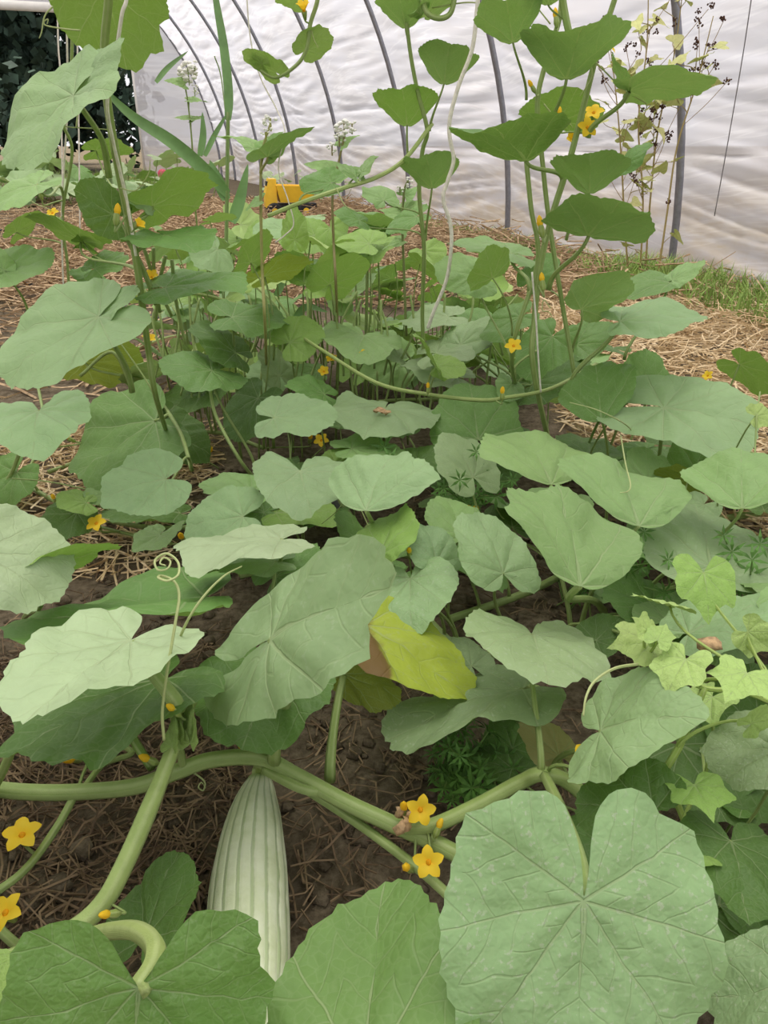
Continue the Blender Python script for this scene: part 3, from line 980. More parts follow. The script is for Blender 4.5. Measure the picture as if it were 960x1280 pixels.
A.leaf((205, 845), (5, 952), (40, 868), (150, 935), z=.28, col='dark', spk=.05, fold=.08, k=.6, droop=.1)
A.leaf((335, 838), (300, 938), (247, 868), (420, 872), z=.24, col='dark', spk=.05, droop=.1, pe=(334, 945, 'z', .13))
A.leaf((255, 742), (15, 787), (160, 724), (110, 772), z=.24, col='deep', spk=.05, k=.4, droop=.05, n0=(0, .05, 1), pet=False)
A.leaf((-25, 690), (92, 694), (5, 636), (15, 775), z=.35, col='pale', spk=.15, k=.6, fold=.05, pe=(-30, 800, 'z', .08))
A.leaf((40, 717), (150, 686), (30, 694), (78, 702), z=.28, under=1, col='fresh', spk=0, pe=(32, 800, 'z', .02), n0=(.2, .55, .8), prad=.004, k=.5)
A.leaf((352, 672), (224, 697), (295, 651), (300, 694), z=.31, col='pale', spk=.15, k=.7, pe=(345, 730, 'z', .1), n0=(-.1, -.1, 1))
A.leaf((345, 700), (237, 716), (290, 690), (282, 724), z=.26, col='dusty', spk=.15, k=.6, n0=(0, -.1, 1))
A.leaf((345, 720), (400, 690), (345, 676), (390, 712), z=.22, col='deep', spk=.1)
A.leaf((457, 779), (602, 862), (540, 797), (484, 860), z=.23, col='yellow', spk=.25, k=.3, fold=.16, droop=.05, mat=BROWNING, pe=(420, 850, 'z', .16), n0=(-.15, -.55, .85), nw=2.5, ripple=.03)
A.leaf((431, 842), (505, 868), (470, 835), (450, 896), z=.19, col='olive', spk=.05, k=.5, under=1, pe=(413, 975, 'z', .10), prad=.0055, n0=(-.1, .5, .8))
A.leaf((652, 858), (487, 920), (535, 866), (592, 905), z=.18, col='grey', spk=.6, k=.5, pe=(640, 930, 'z', .03), n0=(0, -.2, 1))
A.leaf((178, 1172), (227, 1068), (150, 1112), (238, 1122), z=.10, col='dark', spk=.05, k=.8, n0=(0, -.2, 1), pe=(130, 1190, 'z', .03))
A.tendril([(205, 925, 'z', .30), (203, 890, 'z', .33), (209, 840, 'z', .37), (219, 780, 'z', .41), (224, 745, 'z', .43), (218, 727, 'z', .44), (203, 720, 'z', .442), (198, 722, 'z', .444), (210, 726, 'z', .446), (223, 718, 'z', .448), (222, 702, 'z', .45), (208, 692, 'z', .455), (194, 700, 'z', .45), (197, 712, 'z', .448), (209, 711, 'z', .45), (213, 702, 'z', .452), (205, 697, 'z', .453), (200, 704, 'z', .453), (207, 707, 'z', .454)], .00115)
A.tendril([(221, 806, 'z', .36), (235, 775, 'z', .40), (255, 745, 'z', .42), (280, 720, 'z', .43), (302, 708, 'z', .42)], .0011)
A.tendril([(343, 942, 'z', .14), (325, 925, 'z', .16), (305, 900, 'z', .18), (303, 880, 'z', .2), (296, 868, 'z', .22)], .0009)
A.tendril([(240, 965, 'z', .11), (248, 970, 'z', .1), (256, 978, 'z', .09), (254, 988, 'z', .085), (248, 984, 'z', .085), (252, 978, 'z', .09), (257, 985, 'z', .08)], .0009)
# growing tip of the shoot in front of the thick stem
A.stem([(244, 868, 'z', .30), (228, 905, 'z', .28), (214, 940, 'z', .26), (190, 1000, 'z', .24), (155, 1080, 'z', .21), (125, 1132, 'z', .19), (80, 1168, 'z', .18), (0, 1204, 'z', .17), (-60, 1225, 'z', .17)], [.004, .006, .0078, .0078, .0078, .0078], n=8, col=srgb(168, 190, 112))
for q in ((222, 905), (214, 915), (232, 900), (226, 890), (237, 912)):
    A.leaf((q[0], q[1] + 18), (q[0] + rng.normal(0, 4), q[1] - 22), (q[0] - 9, q[1]), (q[0] + 9, q[1]), z=.28, col=srgb(150, 176, 100), spk=0, kind='arrow', lod=2, pet=False, n0=(0, -.8, .3), teeth=.0, cup=.3)
A.bud((217, 888, 'z', .31), .0045)
# leaf stalks and side shoots crossing the straw at the left
A.stem([(98, 985, 'z', .11), (70, 1035, 'z', .09), (30, 1088, 'z', .07), (-20, 1125, 'z', .06)], .0042)
A.stem([(-20, 1140, 'z', .1), (10, 1172, 'z', .1), (40, 1195, 'z', .12)], .0042)
A.stem([(190, 960, 'z', .12), (170, 930, 'z', .13), (155, 900, 'z', .17)], .005, name='petiole', node=False, col=srgb(120, 150, 70))
A.stem([(105, 985, 'z', .11), (130, 955, 'z', .09), (165, 940, 'z', .07), (120, 922, 'z', .06)], .0034, node=False)
A.stem([(-20, 1010, 'z', .1), (5, 960, 'z', .16), (20, 925, 'z', .2)], .0045, name='petiole', node=False)
A.flower((28, 1045, 'z', .10), .021, (.1, -.3, 1))
A.flower((8, 1142, 'z', .16), .018, (-.3, -.2, 1), stalk=False)
A.bud((92, 948, 'z', .10), .0085, (-.6, -.4, .5)); A.bud((186, 950, 'z', .14), .006, (0, -.2, 1)); A.bud((137, 1143, 'z', .20), .0048, (-.3, -.5, .7))
A.bud((310, 936, 'z', .12), .006, (-.5, -.2, .6)); A.bud((325, 935, 'z', .12), .007, (-.9, -.1, .3))

# 2 the runner at the lower left, closest to the lens
Bp = Plant('cucumber_vine', 'cucumber runner at the lower left corner with a notched leaf below the fruit', PZ(60, 1270, 0), group='cucumber vines in the bed')
Bp.stem([(-60, 1240, 'z', .16), (40, 1195, 'z', .2), (100, 1172, 'z', .23)], .006)
Bp.leaf((173, 1238), (150, 1385), (5, 1262), (352, 1222), z=.40, col='deep', spk=.18, k=1.1, pet=False, fold=.05, droop=.12, n0=(0, -.55, .85), nw=4, ripple=.03, kind='heart')
Bp.stem([(100, 1172, 'z', .23), (135, 1164, 'z', .28), (168, 1164, 'z', .34), (192, 1180, 'z', .38), (192, 1208, 'z', .395), (173, 1238, 'z', .398)], .0055, name='petiole', node=False, col=srgb(168, 186, 110))
Bp.leaf((-45, 1265), (32, 1212), (-20, 1180), (20, 1280), z=.28, col='fresh', spk=.05)
Bp.leaf((262, 1350), (258, 1258), (195, 1310), (318, 1305), z=.36, col='deep', spk=.15)

# 3 vine right of the fruit
Cp = Plant('cucumber_vine', 'cucumber vine with the large pale-speckled leaf nearest the lens', PZ(650, 1080, 0), group='cucumber vines in the bed')
Cp.stem([(500, 1035, 'z', .10), (540, 1032, 'z', .11), (600, 1005, 'z', .13), (650, 978, 'z', .15), (680, 968, 'z', .17), (720, 985, 'z', .14), (790, 1060, 'z', .08), (900, 1150, 'z', .06)], .0075, n=9, sides=12, col=srgb(158, 180, 102))
Cp.leaf((731, 1128), (722, 1372), (552, 1165), (894, 1180), z=.43, col='dusty', spk=1.0, k=1.1, pet=False, fold=.06, droop=.12, kind='kidney', n0=(0, -.5, .9), nw=2, ripple=.025)
Cp.stem([(680, 968, 'z', .17), (700, 1010, 'z', .24), (722, 1070, 'z', .35), (731, 1128, 'z', .424)], .005, name='petiole', node=False)
Cp.leaf((455, 1345), (487, 1105), (328, 1255), (590, 1215), z=.36, col=srgb(122, 162, 84), spk=.05, n0=(0, -.2, 1), k=.8, pe=(470, 1400, 'z', .05), droop=.12)
Cp.leaf((1015, 1230), (884, 1262), (945, 1140), (950, 1330), z=.37, col='dusty', spk=.8)
Cp.leaf((816, 1015), (722, 1004), (780, 944), (772, 1078), z=.27, col='dark', spk=.02)
Cp.leaf((914, 1050), (935, 1150), (856, 1050), (995, 1090), z=.26, col='dark', spk=.02, pe=(870, 950, 'z', .1))
Cp.leaf((748, 912), (884, 905), (775, 815), (735, 955), z=.30, col='dusty', spk=.3, k=.9, fold=.20, droop=.2, n0=(0.1, -.35, 1), pe=(690, 965, 'z', .12))
Cp.leaf((665, 790), (686, 868), (589, 775), (757, 800), z=.26, col='grey', spk=.6, k=1.2, fold=.1, kind='heart')
Cp.leaf((970, 935), (880, 945), (930, 880), (925, 985), z=.31, col='grey', spk=.8)
Cp.leaf((640, 960), (600, 930), (590, 960), (640, 930), z=.08, col='dark', spk=0, lod=1)
Cp.leaf((640, 935), (625, 890), (605, 920), (665, 900), z=.08, col='deep', spk=0, lod=1)
Cp.leaf((700, 945), (655, 905), (650, 935), (690, 905), z=.14, col='dry', spk=0, lod=1, under=1)
for q in ((760, 985, .1), (850, 930, .14), (905, 960, .12), (930, 1000, .1), (700, 1060, .1), (790, 1100, .12), (950, 920, .16), (850, 1120, .1), (900, 1130, .12)):
    Cp.fill(PZ(q[0], q[1], q[2]), rng.uniform(0, 6.3), rng.uniform(.1, .5), rng.uniform(.07, .11), 'dark', 0)
Cp.flower((525, 1012, 'z', .14), .017, (.25, -.75, .5)); Cp.flower((536, 1078, 'z', .11), .017, (-.1, -.75, .7)); Cp.flower((735, 952, 'z', .24), .019, (0, -.4, 1), stalk=False, openness=.6)
Cp.bud((510, 1085, 'z', .1), .006); Cp.bud((505, 1012, 'z', .13), .006); Cp.bud((548, 1035, 'z', .12), .005, (0, -.4, .9))
for q in ((500, 1015), (508, 1030), (500, 1035), (515, 1022)):
    v, f = ball_geo(PZ(q[0], q[1], .125), .006, 6, 5, (1, .8, 1.2))
    mesh_obj('withered_flower', [p + rng.normal(0, .0012, 3) for p in v], f, DEAD, Cp.root)

# 4 right-hand middle vine
Dp = Plant('cucumber_vine', 'dense low cucumber vine with broad dusty leaves at the right middle', PZ(760, 800, 0), group='cucumber vines in the bed')
Dp.stem([(540, 800, 'z', .03), (600, 820, 'z', .03), (700, 800, 'z', .05), (800, 760, 'z', .06), (900, 720, 'z', .06), (1000, 700, 'z', .05)], .0065, sides=10)
Dp.stem([(560, 775, 'z', .04), (660, 740, 'z', .04), (740, 700, 'z', .05), (840, 660, 'z', .05), (960, 640, 'z', .05)], .0065, sides=10)
Dp.leaf((727, 731), (692, 609), (634, 640), (812, 690), z=.33, kind='funnel', col='mid', spk=.1, pe=(755, 790, 'z', .06), prad=.0052, fold=.30, n0=(0, -.35, 1), k=.5, droop=.3, ripple=.07, nrip=7)
Dp.leaf((800, 656), (768, 565), (698, 588), (857, 622), z=.32, kind='funnel', col='mid', spk=.12, fold=.26, k=.5, droop=.28, ripple=.07, nrip=7)
Dp.leaf((928, 634), (925, 558), (853, 608), (1010, 602), z=.33, kind='funnel', col='mid', spk=.12, fold=.24, k=.5, droop=.28, ripple=.07, nrip=7)
Dp.leaf((890, 706), (862, 637), (806, 668), (985, 690), z=.25, col='grey', spk=.4, k=.7)
Dp.leaf((690, 604), (655, 533), (588, 570), (727, 572), z=.31, kind='funnel', col='mid', spk=.1, k=.5, fold=.22, droop=.26, ripple=.06, nrip=7)
Dp.leaf((592, 596), (562, 544), (543, 578), (617, 566), z=.24, col='grey', spk=.3)
Dp.leaf((630, 716), (600, 638), (569, 682), (664, 692), z=.26, col='dusty', spk=.4, k=.7)
Dp.leaf((546, 703), (530, 655), (509, 688), (573, 690), z=.25, col='dusty', spk=.35, k=.6)
Dp.leaf((577, 668), (560, 622), (526, 645), (602, 652), z=.24, col='mid', spk=.2, k=.6)
Dp.leaf((925, 800), (870, 765), (850, 740), (840, 790), z=.24, col='grey', spk=.4, k=.8)
Dp.leaf((860, 790), (960, 750), (900, 740), (960, 800), z=.26, col='dusty', spk=.4, k=.6)
Dp.leaf((815, 760), (760, 730), (765, 770), (790, 715), z=.16, col='deep', spk=.1)
Dp.leaf((745, 800), (770, 770), (740, 775), (790, 805), z=.14, col='dark', spk=.1)
Dp.leaf((880, 630), (850, 650), (850, 630), (890, 655), z=.22, col='dusty', spk=.1)
Dp.leaf((590, 832), (555, 795), (540, 820), (592, 800), z=.16, col='grey', spk=.3)
Dp.leaf((860, 600), (820, 590), (838, 580), (845, 612), z=.24, col='olive', spk=0, under=1)
for q in range(20):
    x, y = rng.uniform(560, 960), rng.uniform(610, 800)
    if 560 < x < 720 and y > 710: continue
    Dp.fill(PZ(x, y, rng.uniform(.08, .18)), rng.uniform(0, 6.3), rng.uniform(.05, .45), rng.uniform(.06, .10), ('deep', 'dark', 'mid')[q % 3], .1)
Dp.bud((512, 690, 'z', .27), .005); Dp.flower((590, 642, 'z', .16), .018, stalk=False); Dp.bud((845, 690, 'z', .15), .006)

# 5 centre vine
Ep = Plant('cucumber_vine', 'low cucumber vine with heart-shaped leaves behind the foreground leaf', PZ(450, 760, 0), group='cucumber vines in the bed')
Ep.stem([(300, 720, 'z', .03), (380, 700, 'z', .04), (460, 690, 'z', .05), (540, 700, 'z', .05), (600, 720, 'z', .04)], .006)
Ep.stem([(420, 620, 'z', .04), (470, 690, 'z', .05), (540, 780, 'z', .05), (600, 830, 'z', .04), (690, 870, 'z', .05)], .006)
Ep.leaf((457, 637), (482, 566), (420, 598), (553, 598), z=.31, kind='funnel', col='dusty', spk=.2, k=.4, pe=(455, 690, 'z', .06), prad=.0042, fold=.05)
Ep.leaf((375, 587), (390, 648), (309, 590), (429, 584), z=.29, col='dusty', spk=.2, k=1.0, kind='heart', pe=(380, 690, 'z', .05), fold=.12)
Ep.leaf((303, 645), (236, 664), (268, 604), (262, 685), z=.24, col='dusty', spk=.15, k=.9)
Ep.leaf((315, 612), (255, 600), (285, 592), (270, 630), z=.2, col='mid', spk=.15, k=.9)
Ep.leaf((475, 692), (500, 633), (451, 668), (529, 656), z=.26, col='fresh', spk=.05, k=.5, fold=.25)
Ep.leaf((452, 680), (420, 650), (440, 640), (430, 685), z=.16, col='deep', spk=.05, k=.5)
Ep.leaf((512, 722), (515, 792), (571, 735), (461, 766), z=.24, col='dusty', spk=.7, k=.9)
Ep.leaf((405, 700), (440, 690), (415, 680), (430, 705), z=.18, col='deep', spk=.05)
Ep.leaf((345, 640), (420, 640), (380, 625), (385, 660), z=.16, col='fresh', spk=.05, k=.6)
Ep.leaf((330, 640), (280, 640), (305, 620), (300, 665), z=.16, col='deep', spk=.1)
for q in ((340, 655, .1), (360, 640, .1), (410, 640, .08), (490, 700, .12), (480, 660, .1), (330, 690, .12), (500, 720, .12), (560, 700, .1)):
    Ep.fill(PZ(*q), rng.uniform(0, 6.3), rng.uniform(.1, .5), rng.uniform(.06, .09), 'deep', .1)
Ep.tendril([(462, 660, 'z', .2), (440, 620, 'z', .25), (420, 640, 'z', .22), (402, 655, 'z', .18)], .0008)

# 6 left middle vine
Fp = Plant('cucumber_vine', 'low cucumber vine with dark leaves over straw at the left middle', PZ(180, 620, 0), group='cucumber vines in the bed')
Fp.stem([(20, 600, 'z', .04), (100, 640, 'z', .04), (200, 660, 'z', .04), (300, 650, 'z', .04)], .005)
Fp.stem([(190, 480, 'z', .12), (200, 500, 'z', .2), (225, 540, 'z', .2), (240, 588, 'z', .15)], .004)
Fp.stem([(60, 590, 'z', .03), (150, 560, 'z', .05), (260, 540, 'z', .06), (330, 560, 'z', .05)], .005)
Fp.leaf((207, 598), (127, 623), (182, 551), (205, 630), z=.27, col='dusty', spk=.1, k=.9)
Fp.leaf((200, 668), (188, 694), (160, 662), (217, 655), z=.15, col='mid', spk=.1, k=1.4, fold=.3, kind='kidney', lod=1)
Fp.leaf((108, 628), (72, 625), (90, 608), (92, 638), z=.14, col='fresh', spk=.05, lod=1)
Fp.leaf((96, 640), (57, 668), (56, 640), (98, 675), z=.11, col='dark', spk=.0, lod=1)
Fp.leaf((115, 622), (128, 615), (112, 612), (125, 630), z=.14, col='mid', spk=.0, lod=2)
Fp.leaf((48, 512), (40, 577), (-8, 520), (122, 505), z=.30, col='dusty', spk=.15, k=1.0, pe=(43, 470, 'z', .2), kind='heart')
Fp.leaf((193, 525), (93, 592), (140, 503), (200, 612), z=.20, col='deep', spk=.08, k=.6)
Fp.leaf((195, 535), (262, 560), (240, 525), (215, 590), z=.17, col='dark', spk=.05, k=.6)
Fp.leaf((105, 452), (180, 450), (140, 428), (145, 488), z=.26, under=1, col='olive', spk=.0, n0=(.1, .5, .8))
Fp.leaf((265, 462), (206, 473), (235, 432), (292, 478), z=.32, col='deep', spk=.08, k=1.0, kind='kidney', pe=(320, 590, 'z', .08))
Fp.leaf((258, 484), (208, 512), (215, 485), (250, 515), z=.2, col='dark', spk=.05)
Fp.leaf((322, 497), (292, 548), (284, 512), (338, 540), z=.22, col='dark', spk=.05)
Fp.leaf((225, 640), (130, 640), (180, 625), (180, 650), z=.08, col='dark', spk=.05, k=.4)
Fp.leaf((20, 590), (-20, 640), (-10, 590), (30, 630), z=.1, col='deep', spk=.05)
Fp.stem([(262, 480, 'z', .30), (270, 520, 'z', .24), (300, 575, 'z', .16), (325, 605, 'z', .08)], .0035, name='petiole', node=False)
Fp.stem([(100, 470, 'z', .24), (140, 440, 'z', .3), (165, 485, 'z', .2)], .004, name='petiole', node=False)
Fp.stem([(110, 655, 'z', .05), (150, 665, 'z', .05), (215, 680, 'z', .04)], .003, node=True)
Fp.stem([(0, 615, 'z', .05), (15, 590, 'z', .1), (25, 565, 'z', .15)], .004, node=True)
Fp.stem([(10, 625, 'z', .03), (30, 595, 'z', .05), (45, 570, 'z', .08)], .003, node=True)
Fp.stem([(15, 598, 'z', .1), (60, 602, 'z', .1), (110, 612, 'z', .1)], .0014, name='tendril', node=False)
Fp.flower((121, 655, 'z', .10), .021, (0, -.55, .8)); Fp.flower((85, 548, 'z', .16), .021, (-.6, -.3, .5), openness=.3); Fp.bud((68, 623, 'z', .12), .006); Fp.bud((228, 672, 'z', .08), .008); Fp.flower((402, 551, 'z', .08), .021, (0, -.7, .7)); Fp.bud((262, 565, 'z', .08), .008); Fp.bud((388, 548, 'z', .08), .008)
Fp.bud((435, 568, 'z', .08), .008)

# 7 middle row
Gp = Plant('cucumber_vine', 'cucumber vine in the middle row with a dead blossom on its flat leaf', PZ(470, 620, 0), group='cucumber vines in the bed')
Gp.stem([(330, 590, 'z', .04), (420, 580, 'z', .05), (520, 570, 'z', .06), (640, 560, 'z', .06)], .0055)
Gp.stem([(300, 500, 'z', .05), (400, 510, 'z', .06), (500, 500, 'z', .06), (640, 500, 'z', .06)], .0055)
Gp.leaf((342, 521), (421, 522), (372, 484), (372, 543), z=.30, col='dusty', spk=.12, k=.8, pe=(342, 560, 'z', .1))
Gp.leaf((482, 508), (452, 552), (420, 495), (547, 515), z=.26, col='grey', spk=.2, k=.9, kind='kidney', n0=(0, -.45, 1))
Gp.leaf((598, 548), (590, 478), (534, 526), (645, 515), z=.21, col='deep', spk=.1)
Gp.leaf((406, 492), (360, 482), (385, 464), (388, 500), z=.26, col='deep', spk=.1)
Gp.leaf((640, 480), (625, 500), (630, 470), (662, 495), z=.30, col='mid', spk=.1, lod=1)
Gp.leaf((440, 560), (500, 560), (460, 545), (480, 580), z=.22, col='mid', spk=.1)
Gp.leaf((420, 580), (465, 565), (430, 562), (460, 590), z=.2, col='fresh', spk=.1)
Gp.leaf((520, 580), (545, 560), (515, 560), (560, 585), z=.18, col='dark', spk=.1)
for q in range(16):
    x, y = rng.uniform(330, 640), rng.uniform(500, 600)
    if y < 570 and x > 430 : y += 15
    Gp.fill(PZ(x, y, rng.uniform(.05, .14)), rng.uniform(0, 6.3), rng.uniform(.05, .5), rng.uniform(.06, .10), ('deep', 'dark')[q % 2], .1)
# long pale runner that sweeps across the middle of the bed
Gp.stem([(190, 372, 'z', .40), (250, 368, 'z', .40), (330, 393, 'z', .38), (400, 436, 'z', .36), (470, 478, 'z', .34), (537, 493, 'z', .34), (600, 500, 'z', .34), (632, 497, 'z', .34), (690, 485, 'z', .34), (745, 455, 'z', .34)], .0036, n=10, col=srgb(166, 186, 104))
Gp.leaf((545, 458), (520, 420), (532, 435), (555, 470), z=.40, col='fresh', spk=.05, lod=1, pe=(535, 492, 'z', .34), k=.5)
Gp.leaf((545, 458), (580, 462), (560, 440), (560, 470), z=.40, col='fresh', spk=.05, lod=1, pe=(537, 492, 'z', .34), k=.5)
Gp.bud((628, 492, 'z', .36), .006); Gp.bud((535, 485, 'z', .36), .005)
for q in ((472, 513), (479, 514), (484, 515), (475, 511)):
    v, f = ball_geo(PZ(q[0], q[1], .275), .006, 6, 5, (1.6, .7, .5))
    mesh_obj('withered_flower', [p + rng.normal(0, .0012, 3) for p in v], f, DEAD, Gp.root)

# 8 right rear low vine
Hp = Plant('cucumber_vine', 'cucumber vine with broad flat leaves beside the straw path', PZ(830, 600, 0), group='cucumber vines in the bed')
Hp.stem([(700, 600, 'z', .05), (780, 590, 'z', .05), (860, 590, 'z', .05), (960, 580, 'z', .05)], .0055)
Hp.leaf((752, 525), (748, 457), (697, 502), (797, 474), z=.32, kind='funnel', col='deep', spk=.1, k=.4)
Hp.leaf((830, 508), (957, 546), (888, 458), (858, 540), z=.35, col='dusty', spk=.15, k=1.2, kind='kidney', fold=.06, n0=(0, -.4, 1))
Hp.leaf((805, 490), (800, 436), (790, 465), (850, 470), z=.32, col='deep', spk=.1, k=.4)
Hp.leaf((870, 588), (880, 532), (848, 562), (930, 560), z=.22, col='deep', spk=.1, k=.5)
Hp.leaf((812, 604), (808, 562), (780, 578), (842, 582), z=.22, col='mid', spk=.1, k=.5)
Hp.leaf((925, 455), (968, 492), (925, 478), (965, 455), z=.34, col='fresh', spk=0, under=1, n0=(.3, .5, .7))
Hp.leaf((920, 500), (945, 510), (925, 490), (940, 520), z=.2, col='fresh', spk=0, lod=1)
Hp.stem([(942, 600, 'z', .35), (944, 560, 'z', .38), (946, 520, 'z', .42), (950, 490, 'z', .44)], .0012, name='tendril', node=False)
Hp.leaf((945, 520), (968, 515), (950, 505), (955, 530), z=.42, col='young', spk=0, kind='ivy', lod=1)
for q in range(16):
    x, y = rng.uniform(690, 930), rng.uniform(535, 590)
    Hp.fill(PZ(x, y, rng.uniform(.05, .16)), rng.uniform(0, 6.3), rng.uniform(.05, .5), rng.uniform(.06, .10), ('deep', 'dark', 'mid')[q % 3], .1)
for q in ((770, 540), (800, 520), (820, 530), (850, 525), (740, 545)):
    Hp.stem([(q[0] - 15, q[1] + 40, 'z', .03), (q[0], q[1], 'z', .12), (q[0] + 12, q[1] - 25, 'z', .22)], .003, name='petiole', node=False)
Hp.flower((885, 470, 'z', .28), .014, (-.5, -.3, .6), stalk=False)
Hp.tendril([(792, 540, 'z', .30), (778, 528, 'z', .36), (745, 512, 'z', .39), (712, 503, 'z', .40)], .001)
Hp.tendril([(776, 545, 'z', .34), (782, 580, 'z', .36), (788, 605, 'z', .36), (785, 614, 'z', .36), (775, 616, 'z', .36)], .001)

# 9 bright young vine among the dusty leaves
Yv = Plant('young_vine', 'bright green young vine with pointed lobed leaves at the right edge', PZ(870, 930, 0), stemcol=srgb(170, 196, 96))
Yv.stem([(985, 890, 'z', .28), (930, 865, 'z', .33), (880, 860, 'z', .34), (830, 835, 'z', .36), (800, 822, 'z', .365), (785, 815, 'z', .36)], .0022)
Yv.stem([(880, 1090, 'z', .1), (845, 1000, 'z', .2), (830, 970, 'z', .27), (850, 930, 'z', .30), (880, 860, 'z', .34)], .003)
Yv.stem([(845, 1057, 'z', .2), (860, 1010, 'z', .22), (880, 975, 'z', .24)], .002)
for a in (((880, 715), (888, 779), (922, 742), (842, 730), .36, 'fresh'), ((815, 803), (764, 812), (770, 775), (800, 832), .38, 'young'), ((857, 823), (832, 877), (882, 832), (818, 812), .39, 'young'),
          ((934, 840), (905, 882), (968, 860), (893, 828), .39, 'young'), ((838, 756), (787, 747), (815, 742), (865, 752), .35, 'young'), ((868, 980), (893, 1027), (905, 982), (828, 985), .29, 'fresh'),
          ((846, 1057), (874, 1107), (892, 1062), (812, 1060), .26, 'fresh'), ((812, 790), (795, 775), (806, 770), (800, 798), .40, 'young'), ((822, 800), (832, 780), (815, 785), (838, 795), .40, 'young'),
          ((935, 790), (965, 812), (960, 780), (930, 815), .34, 'young'), ((890, 870), (850, 905), (900, 900), (848, 880), .30, 'young'), ((775, 568), (760, 560), (765, 575), (785, 560), .34, 'young'), ((940, 905), (975, 880), (950, 880), (965, 905), .33, 'young')):
    if a[0][0] == 775: continue
    Yv.leaf(a[0], a[1], a[2], a[3], z=a[4], col=a[5], spk=0, kind='ivy', lod=1, teeth=.01, fold=.12, mat=IVY, n0=(0, -.5, 1))
Yv.tendril([(800, 830, 'z', .37), (770, 835, 'z', .40), (745, 850, 'z', .42), (733, 870, 'z', .42), (729, 895, 'z', .41)], .0011)
v, f = ball_geo(PZ(886, 806, .30), .009, 8, 6, (1.5, 1, .8))
o = mesh_obj('withered_blossom', [p + rng.normal(0, .0012, 3) for p in v], f, DEAD); tag(o, 'shrivelled tan blossom lying on a leaf beside the bright young vine', 'dead flower')

# 10 left climbing vine
Lc = Plant('climbing_cucumber_vine', 'tall hairy cucumber vine climbing white twine at the left', PZ(225, 600, 0), group='climbing cucumber vines')
Lc.stem([(215, 560, 'z', .04), (196, 500, 'Y', 1.32), (186, 440, 'Y', 1.28), (178, 380, 'Y', 1.24), (168, 310, 'Y', 1.22), (150, 220, 'Y', 1.19), (135, 130, 'Y', 1.16), (131, 60, 'Y', 1.14), (136, 0, 'Y', 1.12), (138, -60, 'Y', 1.10)], [.0045, .0055, .0055, .005], n=8, sides=12, col=srgb(146, 168, 92))
Lc.stem([(195, 380, 'Y', 1.26), (180, 340, 'Y', 1.24), (160, 300, 'Y', 1.22)], .004, node=True)
Lc.leaf((130, -18), (160, 86), (60, 8), (208, 5), Y=1.20, under=1, col='fresh', spk=0, pe=(137, -40, 'Y', 1.13), n0=(0, .9, .25), k=.6)
Lc.leaf((90, 118), (8, 206), (25, 98), (70, 165), Y=1.02, col='dusty', spk=.05, k=1.3, pe=(136, 222, 'Y', 1.2), n0=(-.45, -.75, .6), fold=.25, prad=.0042)
Lc.leaf((92, 118), (150, 52), (110, 65), (135, 95), Y=1.04, col='dusty', spk=.05, k=.4, n0=(-.3, -.7, .5), pet=False)
Lc.leaf((140, 268), (93, 240), (124, 219), (112, 284), Y=1.24, col='dark', spk=.03, n0=(-.1, -.75, .6))
Lc.leaf((190, 257), (264, 228), (222, 208), (245, 264), Y=1.26, under=1, col='fresh', spk=0, n0=(.1, .9, .3))
Lc.leaf((206, 292), (246, 318), (270, 278), (166, 298), Y=1.22, col='deep', spk=.05, k=1.2, kind='kidney', n0=(0, -.55, .8))
Lc.leaf((160, 240), (190, 262), (165, 230), (182, 268), Y=1.24, col='dusty', spk=0, lod=1)
Lc.leaf((122, 394), (12, 482), (35, 372), (108, 448), Y=1.14, col='dusty', spk=.1, k=1.0, n0=(-.3, -.65, .75), fold=.18, pe=(165, 490, 'Y', 1.3), prad=.0045)
Lc.leaf((125, 392), (172, 362), (140, 365), (150, 385), Y=1.16, col='dusty', spk=.05, k=.4, n0=(-.1, -.6, .7), pet=False)
Lc.leaf((206, 358), (306, 352), (255, 338), (245, 366), Y=1.24, col='deep', spk=.05, n0=(0, -.1, 1))
Lc.leaf((120, 188), (166, 190), (140, 172), (140, 200), Y=1.5, under=1, col='fresh', spk=0, lod=1)
Lc.leaf((102, 300), (35, 272), (70, 272), (60, 292), Y=1.45, under=1, col='fresh', spk=0, lod=1)
Lc.leaf((104, 302), (138, 298), (120, 288), (125, 306), Y=1.45, under=1, col='fresh', spk=0, lod=1)
Lc.leaf((118, 335), (160, 322), (130, 310), (140, 338), Y=1.45, col='deep', spk=0, lod=1)
Lc.leaf((120, 350), (90, 340), (105, 330), (105, 355), Y=1.5, col='deep', spk=0, lod=1)
Lc.tendril([(100, 38, 'Y', 1.12), (80, 36, 'Y', 1.12), (58, 32, 'Y', 1.12), (55, 27, 'Y', 1.12), (60, 24, 'Y', 1.12), (59, 30, 'Y', 1.12)], .0009)
Lc.tendril([(66, 8, 'Y', 1.12), (56, 20, 'Y', 1.12), (52, 40, 'Y', 1.12), (49, 48, 'Y', 1.12)], .0009)
Lc.tendril([(95, 160, 'Y', 1.16), (100, 130, 'Y', 1.16), (112, 119, 'Y', 1.16), (117, 121, 'Y', 1.16)], .0009)
Lc.tendril([(150, 235, 'Y', 1.18), (170, 238, 'Y', 1.18), (185, 218, 'Y', 1.18), (188, 200, 'Y', 1.18)], .0009)
Lc.flower((76, 150, 'Y', 1.18), .010, (-.2, -.8, .3)); Lc.flower((172, 282, 'Y', 1.18), .012, (.6, -.4, .4), openness=.4); Lc.bud((146, 268, 'Y', 1.18), .007, (0, -.1, 1))
Lc.flower((190, 348, 'Y', 1.3), .016, (0, -.5, .8), openness=.5); Lc.flower((186, 426, 'Y', 1.36), .016, (.2, -.5, .8), openness=.5); Lc.flower((160, 400, 'Y', 1.36), .013, (.2, -.5, .8), openness=.5, stalk=False)
